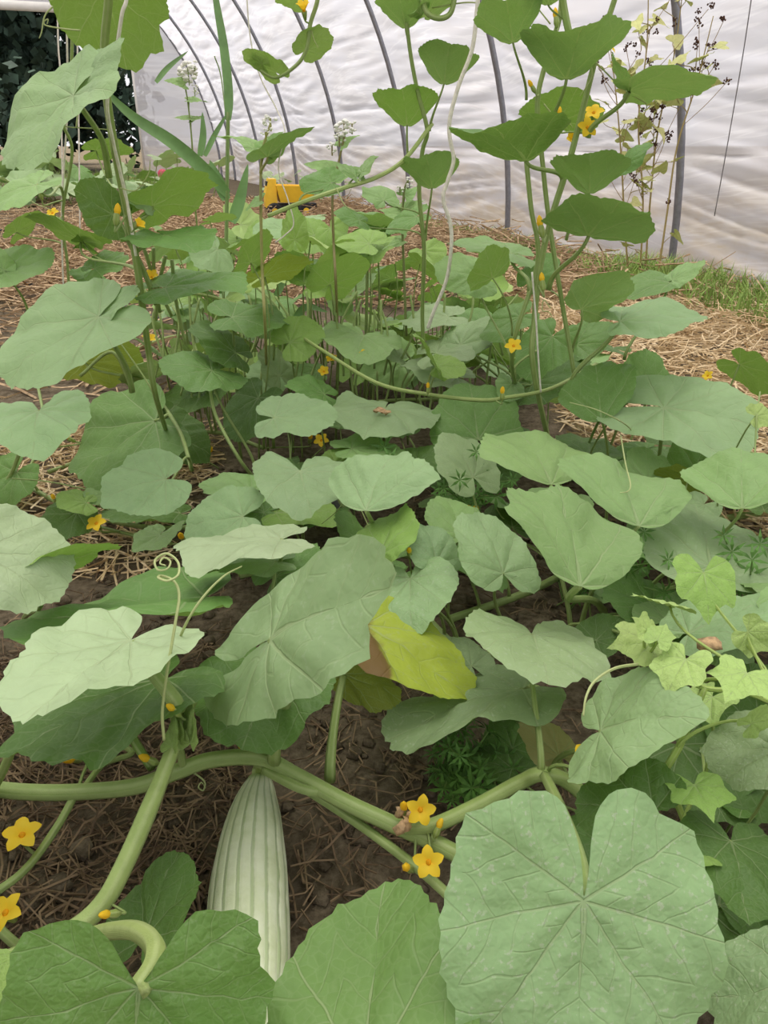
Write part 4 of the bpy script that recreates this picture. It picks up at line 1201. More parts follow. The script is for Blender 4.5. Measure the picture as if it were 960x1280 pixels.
for q in ((180, 310, 215, 395), (192, 310, 200, 390), (207, 320, 195, 400), (215, 325, 232, 430)):
    Lc.stem([(q[0], q[1], 'Y', 1.3), ((q[0] + q[2]) / 2 - 3, (q[1] + q[3]) / 2, 'Y', 1.32), (q[2], q[3], 'Y', 1.34)], .003, name='petiole', node=False)

# 11 thin climber at the far left edge
Lt = Plant('climbing_cucumber_vine', 'thin flowering cucumber shoot climbing twine at the far left edge', PZ(80, 480, 0), group='climbing cucumber vines')
Lt.stem([(88, 440, 'Y', 1.75), (85, 340, 'Y', 1.72), (78, 270, 'Y', 1.70), (90, 190, 'Y', 1.66), (78, 150, 'Y', 1.62), (88, 100, 'Y', 1.60), (90, 30, 'Y', 1.58), (88, -30, 'Y', 1.56)], .003, n=8)
Lt.leaf((44, 230), (-20, 268), (5, 232), (30, 255), Y=1.45, col='mid', spk=0, lod=1, n0=(-.2, -.5, .8))
Lt.leaf((6, 340), (66, 320), (32, 307), (40, 348), Y=1.4, col='mid', spk=0, lod=1, n0=(0, -.4, .9), fold=.3, pe=(36, 395, 'Y', 1.5))
Lt.leaf((5, 338), (-25, 320), (0, 310), (-10, 345), Y=1.4, col='mid', spk=0, lod=1, n0=(0, -.4, .9), pet=False)
Lt.leaf((20, 290), (52, 268), (30, 268), (45, 285), Y=1.7, under=1, col='fresh', spk=0, lod=1)
Lt.flower((66, 267, 'Y', 1.66), .015, (0, -.7, .6)); Lt.bud((50, 240, 'Y', 1.66), .007)
Lt.tendril([(35, 248, 'Y', 1.66), (45, 255, 'Y', 1.66), (62, 262, 'Y', 1.66), (78, 275, 'Y', 1.7)], .001)

# 12 right climbing vine
Rc = Plant('climbing_cucumber_vine', 'tall leafy cucumber vine climbing beside the right twine', PZ(690, 640, 0), group='climbing cucumber vines')
Rc.stem([(700, 610, 'z', .03), (668, 470, 'Y', 1.36), (668, 400, 'Y', 1.36), (676, 330, 'Y', 1.36), (690, 270, 'Y', 1.35), (712, 200, 'Y', 1.34), (730, 130, 'Y', 1.33), (748, 60, 'Y', 1.32), (768, 0, 'Y', 1.31), (785, -60, 'Y', 1.3)], [.005, .005, .005, .0042, .0036], n=8, sides=12)
Rc.stem([(650, 500, 'z', .2), (640, 440, 'Y', 1.38), (672, 330, 'Y', 1.38), (664, 260, 'Y', 1.38), (658, 200, 'Y', 1.38)], .004, n=6)
Rc.stem([(720, 480, 'Y', 1.38), (690, 300, 'Y', 1.39), (678, 200, 'Y', 1.39), (672, 130, 'Y', 1.38), (682, 80, 'Y', 1.38), (700, 20, 'Y', 1.36), (704, -40, 'Y', 1.36)], .004, n=8)
Rc.stem([(737, 75, 'Y', 1.32), (722, 68, 'Y', 1.3), (712, 45, 'Y', 1.28), (703, 0, 'Y', 1.27), (700, -40, 'Y', 1.26)], .005, n=8, col=srgb(160, 182, 104))
Rc.leaf((657, 199), (620, 150), (548, 180), (706, 172), Y=1.30, under=1, col='deep', spk=.05, n0=(0, .35, .9), k=1, kind='funnel', fold=.40, cup=.0)
Rc.leaf((708, 97), (724, 28), (660, 54), (794, 48), Y=1.30, under=1, col='mid', spk=0, k=1, kind='funnel', fold=.40, cup=.0, pe=(690, 158, 'Y', 1.37))
Rc.leaf((786, 112), (894, 105), (832, 74), (850, 118), Y=1.26, under=1, col='mid', spk=0, k=.3, n0=(0, .9, .4), pe=(735, 172, 'Y', 1.33), prad=.004)
Rc.leaf((782, 108), (762, 70), (770, 80), (790, 88), Y=1.28, under=1, col='mid', spk=0, k=.3, lod=1, pet=False)
Rc.leaf((737, 240), (738, 190), (690, 205), (788, 206), Y=1.30, under=1, col='mid', spk=0, k=1, kind='funnel', fold=.40, cup=.0, pe=(708, 300, 'Y', 1.36))
Rc.leaf((775, 212), (815, 180), (785, 190), (800, 205), Y=1.34, col='deep', spk=0, k=.3, lod=1, pet=False)
Rc.leaf((736, 293), (762, 248), (710, 258), (842, 276), Y=1.26, under=1, col='mid', spk=0, k=.2, n0=(0, .45, .85), cup=.08, pe=(686, 362, 'Y', 1.36), prad=.004)
Rc.leaf((697, 152), (722, 112), (650, 134), (750, 150), Y=1.5, under=1, col='fresh', spk=0, k=.6)
Rc.leaf((641, 52), (640, -2), (580, 22), (668, 2), Y=1.32, under=1, col='mid', spk=0, k=1, kind='funnel', fold=.40, cup=.0, pe=(658, 125, 'Y', 1.38))
Rc.leaf((685, 5), (690, -35), (650, -8), (725, -10), Y=1.3, under=1, col='mid', spk=0, k=1, kind='funnel', fold=.40, cup=.0, lod=1)
Rc.leaf((775, 400), (884, 404), (815, 366), (838, 412), Y=1.34, col='dusty', spk=.1, n0=(0, -.15, 1), k=.5, pe=(715, 478, 'Y', 1.37), prad=.0045)
Rc.leaf((838, 352), (762, 362), (810, 338), (800, 372), Y=1.55, col='deep', spk=.05, n0=(0, -.1, 1), k=.5, pe=(780, 450, 'Y', 1.5))
Rc.leaf((840, 350), (880, 324), (850, 332), (865, 350), Y=1.55, col='mid', spk=.05, lod=1, pet=False, k=.4)
Rc.leaf((726, 386), (788, 345), (728, 340), (768, 378), Y=1.36, under=1, col='mid', spk=.0, n0=(0, .5, .85), k=.3, pe=(715, 440, 'Y', 1.4))
Rc.leaf((615, 347), (605, 312), (588, 350), (638, 313), Y=1.36, under=1, col='fresh', spk=0, lod=1, cup=.12, k=.3, pe=(640, 420, 'Y', 1.4))
Rc.leaf((600, 345), (545, 340), (578, 309), (585, 364), Y=1.6, col='mid', spk=.05, n0=(0, -.7, .7))
Rc.leaf((640, 315), (560, 305), (600, 292), (600, 318), Y=1.5, col='mid', spk=.05, n0=(0, -.1, 1))
Rc.leaf((665, 350), (695, 320), (660, 325), (690, 345), Y=1.5, col='deep', spk=.05, n0=(0, -.4, 1))
Rc.leaf((690, 420), (660, 470), (640, 440), (700, 460), Y=1.5, col='deep', spk=.05, n0=(0, -.7, .7))
Rc.leaf((720, 430), (770, 410), (735, 395), (760, 435), Y=1.6, col='deep', spk=.05, n0=(0, -.5, .7))
Rc.leaf((665, 480), (735, 455), (695, 440), (710, 490), Y=1.55, col='dark', spk=.05, n0=(0, -.5, .7))
Rc.leaf((650, 395), (600, 420), (620, 395), (640, 425), Y=1.6, col='deep', spk=.05, n0=(0, -.5, .7))
Rc.leaf((575, 430), (620, 400), (585, 400), (615, 430), Y=1.65, col='grey', spk=.05, n0=(0, -.4, .8))
for q in range(9):
    x, y = rng.uniform(600, 790), rng.uniform(400, 500)
    Rc.fill(PY(x, y, rng.uniform(1.65, 1.9)), rng.uniform(0, 6.3), rng.uniform(.1, .6), rng.uniform(.08, .11), ('deep', 'dark', 'mid')[q % 3], .05)
Rc.flower((757, 57, 'Y', 1.30), .018, (.4, -.5, .6)); Rc.flower((742, 142, 'Y', 1.36), .018, (-.2, -.6, .5)); Rc.flower((734, 160, 'Y', 1.33), .018, (.1, -.7, .3)); Rc.flower((716, 175, 'Y', 1.36), .014, (-.2, -.5, .3), openness=.3); Rc.flower((642, 433, 'Y', 1.34), .017, (-.1, -.6, .6)); Rc.bud((676, 283, 'Y', 1.33), .008, (0, -.1, 1)); Rc.bud((678, 352, 'Y', 1.33), .007, (0, -.1, 1)); Rc.bud((665, 108, 'Y', 1.36), .005, (0, 0, 1)); Rc.bud((699, 145, 'Y', 1.36), .006, (0, 0, 1)); Rc.bud((695, 22, 'Y', 1.34), .006, (-.3, 0, 1))
Rc.tendril([(745, 78, 'Y', 1.3), (775, 108, 'Y', 1.29), (795, 122, 'Y', 1.29), (808, 130, 'Y', 1.29), (806, 138, 'Y', 1.29), (800, 134, 'Y', 1.29)], .001)
Rc.tendril([(735, 70, 'Y', 1.3), (740, 95, 'Y', 1.3), (725, 120, 'Y', 1.3)], .001)
Rc.tendril([(688, 30, 'Y', 1.36), (660, -5, 'Y', 1.36)], .001)
Rc.tendril([(680, 130, 'Y', 1.36), (695, 150, 'Y', 1.36), (703, 162, 'Y', 1.36), (712, 155, 'Y', 1.36), (716, 160, 'Y', 1.36)], .001)
Rc.tendril([(688, 385, 'Y', 1.34), (680, 375, 'Y', 1.34), (678, 388, 'Y', 1.34), (686, 390, 'Y', 1.34), (692, 400, 'Y', 1.34)], .001)

# 13 centre climbing vine
Mc = Plant('climbing_cucumber_vine', 'slender cucumber vine with pale leaves climbing in the centre', PZ(530, 470, 0), group='climbing cucumber vines')
Mc.stem([(530, 450, 'Y', 1.7), (528, 390, 'Y', 1.66), (530, 310, 'Y', 1.62), (524, 240, 'Y', 1.6), (528, 190, 'Y', 1.58), (534, 163, 'Y', 1.56), (522, 115, 'Y', 1.55), (512, 60, 'Y', 1.54), (506, 0, 'Y', 1.53), (503, -50, 'Y', 1.52)], [.0042, .0042, .0036, .003], n=8, sides=10)
Mc.stem([(540, 155, 'Y', 1.56), (505, 200, 'Y', 1.5), (470, 222, 'Y', 1.46), (430, 235, 'Y', 1.44), (380, 252, 'Y', 1.42), (335, 270, 'Y', 1.42)], .0036, n=8, col=srgb(170, 190, 110))
Mc.leaf((555, 104), (562, 52), (522, 67), (598, 74), Y=1.54, under=1, col='mid', spk=.1, k=1, kind='funnel', fold=.40, cup=.0, pe=(537, 164, 'Y', 1.56))
Mc.leaf((509, 156), (506, 110), (464, 118), (541, 124), Y=1.60, under=1, col='fresh', spk=.1, k=1, kind='funnel', fold=.40, cup=.0, pe=(510, 210, 'Y', 1.6))
Mc.leaf((540, 234), (535, 194), (496, 202), (572, 200), Y=1.54, under=1, col='mid', spk=0, k=1, kind='funnel', fold=.40, cup=.0, pe=(532, 300, 'Y', 1.62))
Mc.leaf((507, 34), (500, -12), (466, 4), (532, 5), Y=1.54, under=1, col='mid', spk=0, k=1, kind='funnel', fold=.40, cup=.0)
Mc.leaf((530, 20), (590, -20), (540, -10), (580, 0), Y=1.54, under=1, col='mid', spk=0, k=.2, lod=1, pet=False)
Mc.stem([(525, -10, 'Y', 1.5), (533, 15, 'Y', 1.48), (548, 23, 'Y', 1.48), (562, 18, 'Y', 1.48), (568, 0, 'Y', 1.48), (570, -30, 'Y', 1.48)], .0042)
Mc.leaf((414, 228), (375, 232), (400, 205), (395, 240), Y=1.5, col='deep', spk=.05, lod=1, n0=(0, -.6, .7))
Mc.leaf((445, 220), (428, 205), (440, 208), (430, 218), Y=1.46, col='mid', spk=.0, lod=1)
Mc.leaf((452, 215), (468, 196), (455, 205), (465, 210), Y=1.46, col='mid', spk=.0, lod=1)
Mc.leaf((480, 250), (458, 235), (462, 245), (500, 240), Y=1.6, col='mid', spk=.2, lod=1, n0=(0, -.6, .7))
Mc.leaf((450, 275), (420, 265), (435, 262), (440, 285), Y=1.6, col='deep', spk=.1, lod=1, n0=(0, -.4, .8))
Mc.leaf((520, 270), (482, 290), (500, 268), (505, 295), Y=1.7, col='deep', spk=.1, lod=1, n0=(0, -.3, .8))
Mc.tendril([(420, 235, 'Y', 1.43), (430, 255, 'Y', 1.42), (440, 262, 'Y', 1.42), (450, 263, 'Y', 1.42)], .001)
Mc.tendril([(540, 10, 'Y', 1.5), (590, 3, 'Y', 1.48), (625, 15, 'Y', 1.46), (650, 35, 'Y', 1.46)], .0011)

# 14 shoot that hangs into the top of the picture
Tc = Plant('hanging_cucumber_shoot', 'small cucumber shoot tip hanging in from above with translucent leaves', PY(400, -60, 1.4))
Tc.root.location = PY(402, -40, 1.4); WL[Tc.root.name] = PY(402, -40, 1.4)
Tc.stem([(402, -45, 'Y', 1.4), (397, 0, 'Y', 1.4), (388, 30, 'Y', 1.4), (383, 62, 'Y', 1.4), (370, 82, 'Y', 1.4), (345, 97, 'Y', 1.4), (325, 88, 'Y', 1.4)], [.0034, .003, .0022])
Tc.leaf((384, 62), (412, 38), (370, 40), (402, 62), Y=1.42, under=1, col='young', spk=0, lod=1, pet=False, n0=(0, .9, .2))
Tc.leaf((345, 90), (318, 66), (348, 72), (322, 86), Y=1.42, under=1, col='young', spk=0, lod=1, pet=False, n0=(0, .9, .2))
Tc.leaf((372, 0), (345, -10), (360, -20), (355, 7), Y=1.42, under=1, col='young', spk=0, lod=1, pet=False, n0=(0, .9, .2))
Tc.leaf((328, 80), (308, 68), (320, 60), (314, 78), Y=1.40, under=1, col='young', spk=0, lod=2, pet=False, n0=(0, .9, .2))
Tc.flower((380, 14, 'Y', 1.39), .016, (-.2, -.4, .8), openness=.3)
Tc.tendril([(388, 32, 'Y', 1.4), (392, 48, 'Y', 1.4), (398, 60, 'Y', 1.4)], .001)

# 15/16 dense rear rows
Rear = [Plant('cucumber_vine', 'crowded cucumber vine of overlapping leaves behind the left climber', PZ(260, 440, 0), group='cucumber vines in the bed'),
        Plant('cucumber_vine', 'crowded cucumber vine of overlapping leaves at the centre rear', PZ(430, 430, 0), group='cucumber vines in the bed'),
        Plant('cucumber_vine', 'crowded cucumber vine behind the white twine', PZ(590, 430, 0), group='cucumber vines in the bed')]
for Pn, x0 in zip(Rear, (260, 430, 590)):
    Pn.stem([(x0 - 100, 440, 'z', .04), (x0 - 40, 420, 'z', .06), (x0 + 30, 425, 'z', .06), (x0 + 90, 410, 'z', .05)], .0055)
Rear[1].leaf((455, 418), (440, 456), (409, 402), (504, 425), z=.36, col='mid', spk=.1, k=1.1, kind='heart', n0=(0, -.6, .8), pe=(470, 470, 'z', .2))
Rear[1].leaf((362, 428), (400, 405), (355, 400), (390, 447), z=.36, col='fresh', spk=.1, n0=(0, -.5, .8))
Rear[1].leaf((350, 470), (330, 435), (330, 460), (362, 440), z=.26, col='grey', spk=.1)
Rear[0].leaf((313, 328), (345, 300), (280, 300), (325, 290), Y=1.62, under=1, col='fresh', spk=0, n0=(0, .6, .7))
Rear[0].leaf((368, 300), (365, 260), (352, 280), (383, 280), Y=1.7, col='fresh', spk=0, n0=(0, -.8, .5))
Rear[0].leaf((330, 345), (385, 325), (345, 320), (370, 345), Y=1.7, under=1, col='olive', spk=0, n0=(0, .6, .7))
Rear[1].leaf((412, 355), (455, 325), (390, 320), (440, 345), Y=1.75, under=1, col='fresh', spk=0, n0=(0, .6, .7))
Rear[0].leaf((290, 395), (360, 400), (320, 385), (330, 425), Y=1.65, col='dark', spk=0, n0=(0, -.5, .8))
Rear[0].leaf((295, 440), (240, 410), (270, 400), (255, 440), Y=1.65, col='dark', spk=0, n0=(0, -.5, .8))
Rear[2].leaf((560, 395), (500, 400), (530, 385), (535, 415), z=.40, col='grey', spk=.05)
Rear[2].leaf((545, 440), (610, 430), (575, 410), (580, 450), z=.34, col='grey', spk=.05)
Rear[2].leaf((500, 445), (470, 425), (480, 415), (490, 450), z=.30, col='grey', spk=.05)
Rear[2].leaf((570, 470), (505, 455), (540, 440), (535, 480), z=.28, col='grey', spk=.05)
for i in range(170):
    x = rng.uniform(190, 660); k = 0 if x < 345 else (1 if x < 510 else 2)
    y = rng.uniform(262 + (40 if x < 260 else 0) + (45 if x > 480 else 0), 470)
    z = rng.uniform(.16, .36) if y < 380 else rng.uniform(.08, .26)
    p = PZ(x, y, z)
    if p[1] > 2.7: p = PY(x, y, rng.uniform(1.9, 2.7))
    Rear[k].fill(p, rng.uniform(0, 6.3), rng.uniform(.15, .95), rng.uniform(.06, .12), ('mid', 'deep', 'fresh', 'young', 'dusty', 'fresh')[i % 6], .08)
for i in range(50):
    x = rng.uniform(200, 640); k = 0 if x < 345 else (1 if x < 510 else 2); y = rng.uniform(380, 500)
    Rear[k].stem([(x, y + rng.uniform(30, 60), 'Y', 1.75), (x + rng.normal(0, 8), y, 'Y', 1.78), (x + rng.normal(0, 14), y - rng.uniform(20, 50), 'Y', 1.8)], .0026, name='petiole', node=False)
for q in ((415, 450), (405, 465), (560, 468), (455, 445)):
    Rear[1].flower((q[0], q[1], 'Y', 1.66), .016, (0, -.6, .7), openness=.6, stalk=False)

# the bed goes on past the picture's edges
for Pn, n, x0, x1, y0, y1 in ((Dp, 16, 1060, 1330, 600, 800), (Hp, 14, 1040, 1200, 500, 600), (Cp, 12, 1150, 1400, 850, 1150), (A, 12, -400, -180, 780, 1000), (Fp, 12, -300, -110, 480, 700), (Bp, 6, -420, -260, 1050, 1200)):
    for i in range(n):
        z = rng.uniform(.12, .32)
        Pn.fill(PZ(rng.uniform(x0, x1), rng.uniform(y0, y1), z), rng.uniform(0, 6.3), rng.uniform(.05, .45), rng.uniform(.09, .14), ('dusty', 'mid', 'deep', 'grey')[i % 4], .25, lod=1)
# ------------------------------------------------------------------ weeds and other plants
def buckwheat(label, pts, leaves, clusters, col=srgb(140, 160, 90), rad=.0028, fl=True, lcol='mid'):
    P = Plant('buckwheat', label, PT(pts[0]), stemcol=col, group='flowering buckwheat stems')
    P.stem(pts, [rad, rad * .9, rad * .6], n=8)
    for L in leaves:
        P.leaf(*L[:4], Y=L[4], under=L[5] if len(L) > 5 else 0, col=lcol, spk=0, kind='arrow', lod=1, teeth=.0, fold=.2, mat=IVY)
    for (x, y, Y, r, n) in clusters:
        c = PY(x, y, Y); geo = []
        for i in range(n):
            d = rng.normal(0, 1, 3) * np.array([1, 1, .9]); d = d / max(1, np.linalg.norm(d))
            geo.append(ball_geo(c + d * r, r * rng.uniform(.24, .36), 6, 4, (1, 1, .7)))
        V, Fc = join_geo(geo)
        mesh_obj('flower_cluster', V, Fc, WHITE_PETAL if fl else SEED, P.root, c)
        st = P.stem([c - Z3 * r * 1.4, c - Z3 * r * .2, c + Z3 * r * .5], rad * .5, name='flower_stalk', node=False)
    return P
buckwheat('buckwheat with a white flower head in front of the far gable', [(252, 330, 'Y', 2.6), (244, 260, 'Y', 2.55), (240, 180, 'Y', 2.5), (235, 130, 'Y', 2.5), (231, 105, 'Y', 2.5)],
          [((231, 105), (206, 98), (220, 94), (222, 110), 2.5), ((236, 125), (262, 126), (248, 122), (248, 130), 2.5), ((238, 148), (218, 146), (228, 144), (228, 151), 2.5), ((238, 150), (252, 146), (245, 143), (246, 152), 2.5)],
          [(235, 90, 2.5, .024, 30), (243, 84, 2.5, .015, 14), (243, 112, 2.5, .012, 10)])
buckwheat('tall buckwheat with a yellowing stem and small buds left of the toy truck', [(334, 500, 'z', .02), (332, 420, 'Y', 1.5), (328, 340, 'Y', 1.5), (326, 240, 'Y', 1.5), (328, 190, 'Y', 1.5), (338, 155, 'Y', 1.5)],
          [((330, 190), (268, 168), (300, 165), (300, 186), 1.52, 0), ((334, 195), (388, 150), (350, 180), (380, 185), 1.48, 1), ((330, 185), (350, 165), (335, 165), (348, 180), 1.5, 0), ((326, 250), (308, 262), (318, 250), (316, 264), 1.5, 0)],
          [(338, 152, 1.5, .011, 14), (332, 168, 1.5, .008, 8)], srgb(172, 164, 96), .003)
buckwheat('buckwheat with a white flower head right of the toy truck', [(424, 480, 'z', .02), (421, 380, 'Y', 1.7), (417, 300, 'Y', 1.7), (416, 240, 'Y', 1.7), (424, 200, 'Y', 1.7), (432, 165, 'Y', 1.7)],
          [((418, 215), (383, 205), (400, 192), (398, 220), 1.7, 0), ((426, 182), (446, 168), (432, 170), (440, 180), 1.7, 0), ((420, 222), (455, 210), (436, 206), (440, 222), 1.7, 0)],
          [(430, 160, 1.7, .016, 22), (424, 172, 1.7, .012, 14), (440, 158, 1.7, .010, 10), (415, 185, 1.7, .010, 10)], srgb(150, 132, 84), .003)
buckwheat('leafy buckwheat with small buds at the rear centre', [(508, 420, 'Y', 1.8), (505, 340, 'Y', 1.8), (503, 280, 'Y', 1.8), (505, 240, 'Y', 1.8), (510, 225, 'Y', 1.8)],
          [((505, 270), (475, 262), (490, 252), (488, 275), 1.8, 0), ((505, 262), (530, 250), (515, 246), (522, 262), 1.8, 0), ((504, 300), (480, 310), (490, 298), (492, 314), 1.8, 0), ((506, 245), (520, 232), (508, 232), (518, 246), 1.8, 0)],
          [(510, 228, 1.8, .010, 12), (500, 236, 1.8, .008, 8)], srgb(120, 128, 70), .003)

def dry_stem(label, x0, top, Ybase, n_leaf, n_seed, sway):
    """dying buckwheat by the film wall: reddish stem, yellow leaves, brown seed heads"""
    P = Plant('dried_buckwheat', label, PY(x0, 348, Ybase), stemcol=srgb(176, 150, 96), group='dying buckwheat by the film wall')
    pts = [(x0, 348, 'Y', Ybase)]
    for k in range(1, 5):
        pts.append((x0 + sway * (k / 4) ** 1.3 + rng.normal(0, 3), 348 + (top - 348) * k / 4, 'Y', Ybase))
    P.stem(pts, [.005, .004, .002], n=6)
    main = np.array(P.nodes)
    tips = []
    for k in range(9):
        a = main[int(len(main) * rng.uniform(.25, .95))]
        d = np.array([rng.normal(0, .45), rng.normal(0, .2), rng.uniform(.5, 1)]); L = rng.uniform(.10, .30)
        p = [a, a + d * L * .5, a + d * L + np.array([0, 0, .02])]
        P.stem(p, .0014, name='twig', n=5, sides=5, col=srgb(170, 132, 92)); tips.append(p[-1])
    nd = np.array(P.nodes)
    for k in range(n_leaf):
        a = nd[rng.integers(len(nd))] + rng.normal(0, .045, 3)
        P.fill(a, rng.uniform(0, 6.3), rng.uniform(.3, 1.0), rng.uniform(.06, .10), 'ygreen', 0, 'arrow', 2, IVY)
    for k in range(n_seed):
        c = tips[k % len(tips)] + rng.normal(0, .01, 3) if k < len(tips) * 2 else nd[rng.integers(len(nd))]
        V, Fc = join_geo([ball_geo(c + rng.normal(0, .006, 3), rng.uniform(.003, .0052), 5, 4) for _ in range(9)])
        mesh_obj('seed_cluster', V, Fc, SEED, P.root, c)
dry_stem('dying buckwheat with yellow leaves standing left of the nearest hoop', 800, -40, 4.2, 24, 24, 10)
dry_stem('dying buckwheat leaning against the nearest hoop', 806, -20, 4.25, 16, 24, 45)
dry_stem('sparse dying buckwheat farthest from the nearest hoop', 786, 60, 4.25, 18, 16, -22)
dry_stem('dying buckwheat with brown seeds drooping right of the nearest hoop', 822, 20, 4.0, 8, 24, 70)

def cleavers(label, base, tips, group=None):
    """square thin stems with whorls of narrow leaves"""
    P = Plant('cleavers_weed', label, PT(base), stemcol=srgb(110, 150, 66), group='cleavers weeds')
    for tp in tips:
        b = PT(base) + np.append(rng.normal(0, .012, 2), 0); t = PT(tp)
        m = (b + t) / 2 + np.array([rng.normal(0, .02), rng.normal(0, .02), .02])
        n0 = len(P.nodes)
        P.stem([b, m, t], .0012, n=6, sides=6)
        seg = np.array(P.nodes[n0:])
        for q in np.linspace(.3, 1.0, 5):
            c = seg[min(len(seg) - 1, int(q * (len(seg) - 1)))]
            ax = unit(seg[min(len(seg) - 1, int(q * (len(seg) - 1)))] - seg[max(0, int(q * (len(seg) - 1)) - 2)])
            a = unit(np.cross(ax, [.2, .9, .3])); b2 = np.cross(ax, a)
            V, Fc = [], []
            L = rng.uniform(.016, .027)
            for i in range(7):
                th = 2 * math.pi * i / 7 + q
                d = math.cos(th) * a + math.sin(th) * b2; e = np.cross(ax, d); s = len(V)
                V += [c, c + d * L * .45 + e * L * .11 + ax * L * .14, c + d * L + ax * L * .05, c + d * L * .45 - e * L * .11 + ax * L * .14]
                Fc.append((s, s + 1, s + 2, s + 3))
            mesh_obj('leaf_whorl', V, Fc, WEED, P.root, c, False)
cleavers('dark green cleavers weed growing beside the bare soil right of the fruit', (570, 985, 'z', 0), [(560, 920, 'z', .1), (590, 900, 'z', .12), (620, 940, 'z', .08), (540, 960, 'z', .06), (575, 945, 'z', .13), (610, 915, 'z', .1), (565, 1000, 'z', .06), (590, 985, 'z', .09)])
cleavers('low cleavers weed nearest the two blossoms right of the fruit', (610, 1000, 'z', 0), [(570, 975, 'z', .08), (640, 960, 'z', .08), (600, 960, 'z', .1), (555, 985, 'z', .07)])
cleavers('sprawling cleavers weed between the middle leaves', (590, 650, 'z', 0), [(560, 580, 'z', .2), (600, 590, 'z', .24), (620, 620, 'z', .2), (575, 600, 'z', .26), (595, 565, 'z', .28), (555, 610, 'z', .22), (640, 600, 'z', .2)])
cleavers('slender cleavers weed under the broad right-hand leaves', (700, 760, 'z', 0), [(805, 665, 'z', .27), (820, 690, 'z', .24), (835, 700, 'z', .26), (720, 700, 'z', .1), (760, 720, 'z', .12), (830, 740, 'z', .2)])
cleavers('cleavers weed trailing over the dusty leaf at the right edge', (930, 760, 'z', 0), [(915, 690, 'z', .28), (940, 700, 'z', .3), (905, 670, 'z', .28), (950, 680, 'z', .29)])
cleavers('small cleavers weed in the gap below the flat middle leaf', (490, 610, 'z', 0), [(480, 560, 'z', .22), (470, 570, 'z', .2), (487, 575, 'z', .26)])

# tall grass with strap leaves
def strap(P, pts, w, parent_name='leaf_blade'):
    C = spline([PT(p) for p in pts], 8); n = len(C)
    T = np.gradient(C, axis=0); view = np.array([0.15, -1, .25])
    V = []
    for i in range(n):
        t = i / (n - 1); s = unit(np.cross(T[i], view)); nn = unit(np.cross(s, T[i]))
        ww = w * (math.sin(math.pi * min(1, .12 + .88 * t) ** .8) ** .7 + .03) * .5
        V += [C[i] - s * ww + nn * ww * .35, C[i], C[i] + s * ww + nn * ww * .35]
    Fc = []
    for i in range(n - 1):
        for j in range(2):
            Fc.append((i * 3 + j, i * 3 + j + 1, i * 3 + j + 4, i * 3 + j + 3))
    return mesh_obj('leaf_blade', V, Fc, BLADE, P.root)
Gr = Plant('tall_grass', 'tall strap-leaved grass rising behind the left climber', PZ(283, 330, 0), stemcol=srgb(126, 152, 88))
Gr.stem([(282, 350, 'Y', 2.2), (283, 280, 'Y', 2.2), (284, 210, 'Y', 2.2), (285, 140, 'Y', 2.2)], .005)
strap(Gr, [(285, 150, 'Y', 2.2), (286, 120, 'Y', 2.2), (280, 60, 'Y', 2.2), (270, 0, 'Y', 2.2), (262, -60, 'Y', 2.2)], .022)
strap(Gr, [(284, 242, 'Y', 2.2), (255, 212, 'Y', 2.15), (215, 178, 'Y', 2.1), (165, 145, 'Y', 2.05), (118, 100, 'Y', 2.0)], .032)
strap(Gr, [(283, 250, 'Y', 2.2), (275, 230, 'Y', 2.2), (262, 200, 'Y', 2.2)], .03)
strap(Gr, [(290, 278, 'Y', 2.2), (300, 250, 'Y', 2.2), (310, 205, 'Y', 2.2)], .03)
strap(Gr, [(256, 195, 'Y', 2.25), (268, 170, 'Y', 2.25), (285, 140, 'Y', 2.25)], .014)
strap(Gr, [(250, 195, 'Y', 2.25), (254, 170, 'Y', 2.25), (253, 140, 'Y', 2.25)], .018)
strap(Gr, [(195, 103, 'Y', 2.4), (210, 85, 'Y', 2.4), (235, 64, 'Y', 2.4)], .014)
Gr.stem([(283, 150, 'Y', 2.2), (276, 95, 'Y', 2.25), (268, 70, 'Y', 2.25)], .0016, name='seed_stalk', node=False)
for q in ((345, 330), (350, 400), (360, 380)):
    strap(Gr, [(q[0], q[1] + 40, 'Y', 2.1), (q[0] + 20, q[1] + 5, 'Y', 2.1), (q[0] + 50, q[1] + 10, 'Y', 2.05)], .02)

# pale squash plants far left, silvery weeds at the wall foot
def low_weed(name, label, spots, col, smin, smax, cat='plant', lod=2, hmin=.06, hmax=.3, count=16, spread=.35):
    c = PZ(*spots, 0); P = Plant(name, label, c, cat)
    for i in range(count):
        p = c + np.array([rng.normal(0, spread), rng.normal(0, spread * .6), rng.uniform(hmin, hmax)])
        P.fill(p, rng.uniform(0, 6.3), rng.uniform(.2, .9), rng.uniform(smin, smax), col, .1, lod=lod)
    return P
low_weed('squash_plant', 'pale grey-green squash plant far left by the doorway', (105, 252), 'pale', .2, .32, count=34, spread=.8, hmin=.1, hmax=.5)
low_weed('squash_plant', 'pale squash plant at the left edge far behind the vines', (20, 255), 'dusty', .2, .3, count=24, spread=.7, hmin=.05, hmax=.35)
low_weed('squash_plant', 'low squash plant far away just left of the gable film', (165, 245), 'deep', .16, .26, count=18, spread=.6, hmin=.05, hmax=.35)
low_weed('silvery_weed', 'silvery weed clump at the foot of the film behind the toy truck', (372, 256), 'pale', .06, .11, count=30, spread=.28, hmin=.05, hmax=.35)
low_weed('garden_weed', 'small leafy weed on straw left of the drip hose', (165, 310), 'mid', .06, .1, count=10, spread=.2, hmin=.03, hmax=.15)
low_weed('garden_weed', 'low green weed in front of the straw near the twine foot', (600, 385), 'young', .05, .08, count=14, spread=.12, hmin=.05, hmax=.22)

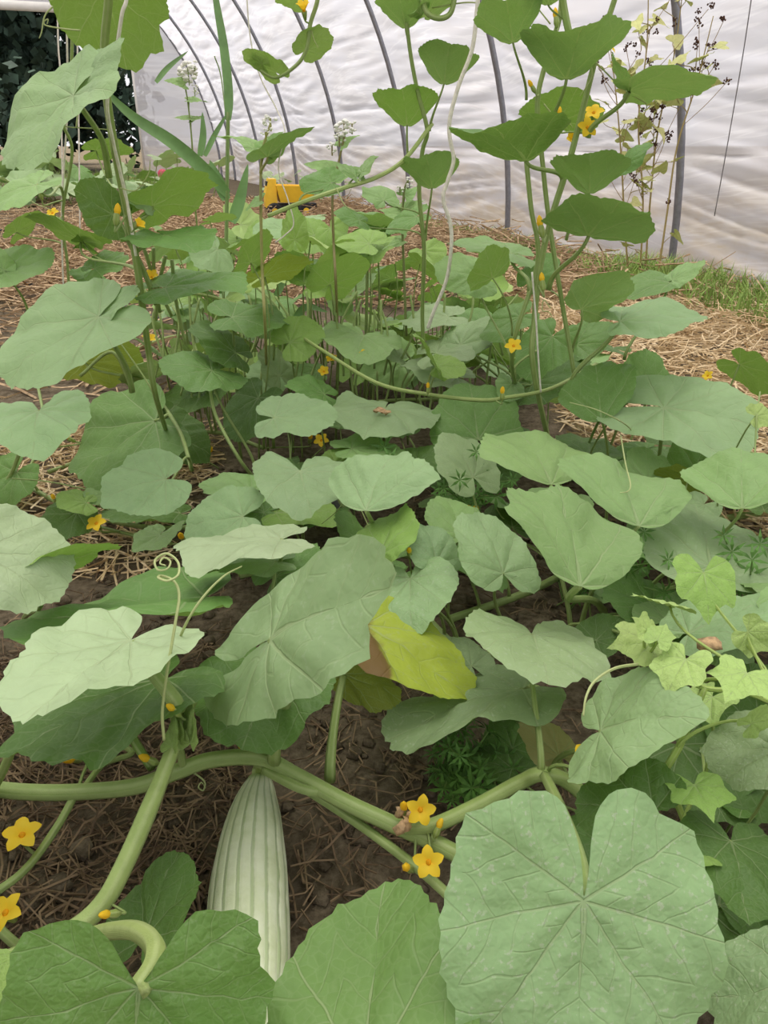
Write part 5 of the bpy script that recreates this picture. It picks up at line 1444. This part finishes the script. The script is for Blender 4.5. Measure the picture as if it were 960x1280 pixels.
# ------------------------------------------------------------------ made things
def twine(label, pts, rad=.0022, hang=True):
    P = [PT(p) for p in pts]
    if hang:
        top = P[0].copy(); P = [np.array([top[0], top[1], z]) for z in np.linspace(2.6, top[2] + .12, 6)] + P
    o = tube_obj('twine', spline(P, 8), rad, TWINE, None, 8)
    return tag(o, label, 'twine', 'white support twine')
twine('loose wavy white twine hanging in the centre before the film', [(599, -30, 'Y', 1.45), (596, 15, 'Y', 1.45), (590, 62, 'Y', 1.45), (574, 105, 'Y', 1.45), (563, 145, 'Y', 1.45), (562, 170, 'Y', 1.45), (567, 200, 'Y', 1.45), (560, 225, 'Y', 1.45), (554, 248, 'Y', 1.45), (563, 280, 'Y', 1.45), (564, 310, 'Y', 1.45), (558, 350, 'Y', 1.46), (542, 390, 'Y', 1.47), (535, 410, 'Y', 1.48)], .0034)
twine('white twine twisting up the hairy left vine', [(158, -20, 'Y', 1.1), (152, 20, 'Y', 1.1), (143, 80, 'Y', 1.12), (134, 130, 'Y', 1.12), (142, 180, 'Y', 1.15), (152, 222, 'Y', 1.18), (160, 260, 'Y', 1.2), (170, 320, 'Y', 1.2)], .0024)
twine('thin white twine of the far-left flowering shoot', [(80, -20, 'Y', 1.6), (84, 60, 'Y', 1.6), (84, 140, 'Y', 1.64), (80, 210, 'Y', 1.68), (77, 280, 'Y', 1.7), (80, 380, 'Y', 1.72)], .0018)
twine('straight white twine below the right climbing vine', [(665, 340, 'Y', 1.33), (670, 400, 'Y', 1.33), (673, 450, 'Y', 1.34), (676, 490, 'Y', 1.35)], .0016, hang=False)
twine('thin curled string dangling before the toy truck', [(312, 40, 'Y', 1.52), (325, 95, 'Y', 1.52), (345, 135, 'Y', 1.52), (356, 165, 'Y', 1.5), (348, 210, 'Y', 1.5), (360, 250, 'Y', 1.48), (367, 280, 'Y', 1.48), (356, 294, 'Y', 1.48), (344, 303, 'Y', 1.48)], .0012)
twine('taut pale string in the dark doorway nearest the left edge', [(71, 10, 'Y', 3.2), (73, 60, 'Y', 3.2), (76, 110, 'Y', 3.2), (79, 280, 'Y', 3.2)], .003)
twine('taut pale string in the dark doorway beside the film', [(96, 10, 'Y', 3.2), (97, 70, 'Y', 3.2), (99, 200, 'Y', 3.2), (100, 290, 'Y', 3.2)], .003)

def hose(label, pts, rad, mat=BLACK_PLASTIC, cat='hose', name='drip_hose'):
    P = spline([PT(p) for p in pts], 10)
    return tag(tube_obj(name, P, rad, mat, None, 12), label, cat)
hose('black drip hose lying on bare soil at the far left, the nearer one', [(-60, 330, 'z', .02), (15, 350, 'z', .02), (45, 358, 'z', .02), (120, 372, 'z', .02), (200, 400, 'z', .02)], .010)
hose('thin black drip hose lying farther back at the far left', [(-60, 288, 'z', .015), (0, 288, 'z', .015), (35, 285, 'z', .015), (110, 275, 'z', .015)], .010)
hose('dark grey plastic pipe lying on soil between the heart-shaped leaves', [(400, 600, 'z', .025), (424, 640, 'z', .025), (440, 680, 'z', .022), (448, 705, 'z', .02)], .017, GREY_PLASTIC, 'pipe', 'plastic_pipe')

def toy_truck():
    c = PZ(366, 273, 0); u = unit(np.array([1, .25, 0])); v = np.array([-u[1], u[0], 0])
    t = thing('toy_dump_truck', 'yellow toy dump truck with black wheels parked on straw', 'toy truck', c)
    ax = np.array([u, v, Z3])
    K = 1.5
    def loc(x, y, z): return c + (u * x + v * y + Z3 * z) * K
    # tipping bed: open tapered hopper
    out = [loc(x * 1, y, z) for (x, y, z) in ((-.08, -.07, .10), (.10, -.07, .10), (.10, .07, .10), (-.08, .07, .10), (-.105, -.095, .20), (.16, -.095, .19), (.16, .095, .19), (-.105, .095, .20))]
    inn = [loc(x, y, z) for (x, y, z) in ((-.07, -.06, .115), (.09, -.06, .115), (.09, .06, .115), (-.07, .06, .115), (-.095, -.083, .20), (.145, -.083, .19), (.145, .083, .19), (-.095, .083, .20))]
    V = out + inn
    Fc = [(3, 2, 1, 0), (0, 1, 5, 4), (1, 2, 6, 5), (2, 3, 7, 6), (3, 0, 4, 7), (8, 9, 10, 11), (12, 13, 9, 8), (13, 14, 10, 9), (14, 15, 11, 10), (15, 12, 8, 11), (4, 5, 13, 12), (5, 6, 14, 13), (6, 7, 15, 14), (7, 4, 12, 15)]
    mesh_obj('tipping_bed', V, Fc, TOY_YELLOW, t, loc(0, 0, .1), False)
    V, Fc = box_geo(loc(.0, 0, .075), .30 * K, .08 * K, .03 * K, ax); mesh_obj('chassis', V, Fc, BLACK_PLASTIC, t, None, False)
    # cab with a sloping windscreen
    V = [loc(x, y, z) for y in (-.06, .06) for (x, z) in ((-.17, .07), (-.10, .07), (-.10, .235), (-.145, .235), (-.17, .15))]
    Fc = [(0, 1, 2, 3, 4), (9, 8, 7, 6, 5), (0, 5, 6, 1), (1, 6, 7, 2), (2, 7, 8, 3), (3, 8, 9, 4), (4, 9, 5, 0)]
    mesh_obj('cab', V, Fc, TOY_YELLOW, t, None, False)
    V, Fc = box_geo(loc(-.15, 0, .195), .015 * K, .09 * K, .05 * K, ax); mesh_obj('windscreen', V, Fc, BLACK_PLASTIC, t, None, False)
    for x in (-.12, .075):
        for y in (-.075, .075):
            pth = [loc(x, y - .02, .05), loc(x, y + .02, .05)]
            V, Fc, U = tube([pth[0], pth[0] * .9 + pth[1] * .1, pth[0] * .1 + pth[1] * .9, pth[1]], [.042 * K, .05 * K, .05 * K, .042 * K], 20)
            w = mesh_obj('wheel', V, Fc, BLACK_PLASTIC, t, loc(x, y, .05), False)
            V, Fc, U = tube([loc(x, y - .024, .05), loc(x, y + .024, .05)], .02 * K, 12)
            mesh_obj('hub', V, Fc, TOY_YELLOW, w, loc(x, y, .05), False)
toy_truck()
c = PZ(204, 224, 0)
V, Fc = ball_geo(c + Z3 * .085, .085, 20, 14)
o = mesh_obj('toy_ball', V, Fc, PINK, None, c); tag(o, 'small pink ball lying far back in front of the gable film', 'ball')

bad = [f for f in FITLOG if f[6] > 22 or f[4] > .24]
print('FIT n=%d' % len(FITLOG))
for f in bad: print('FITBAD', f)
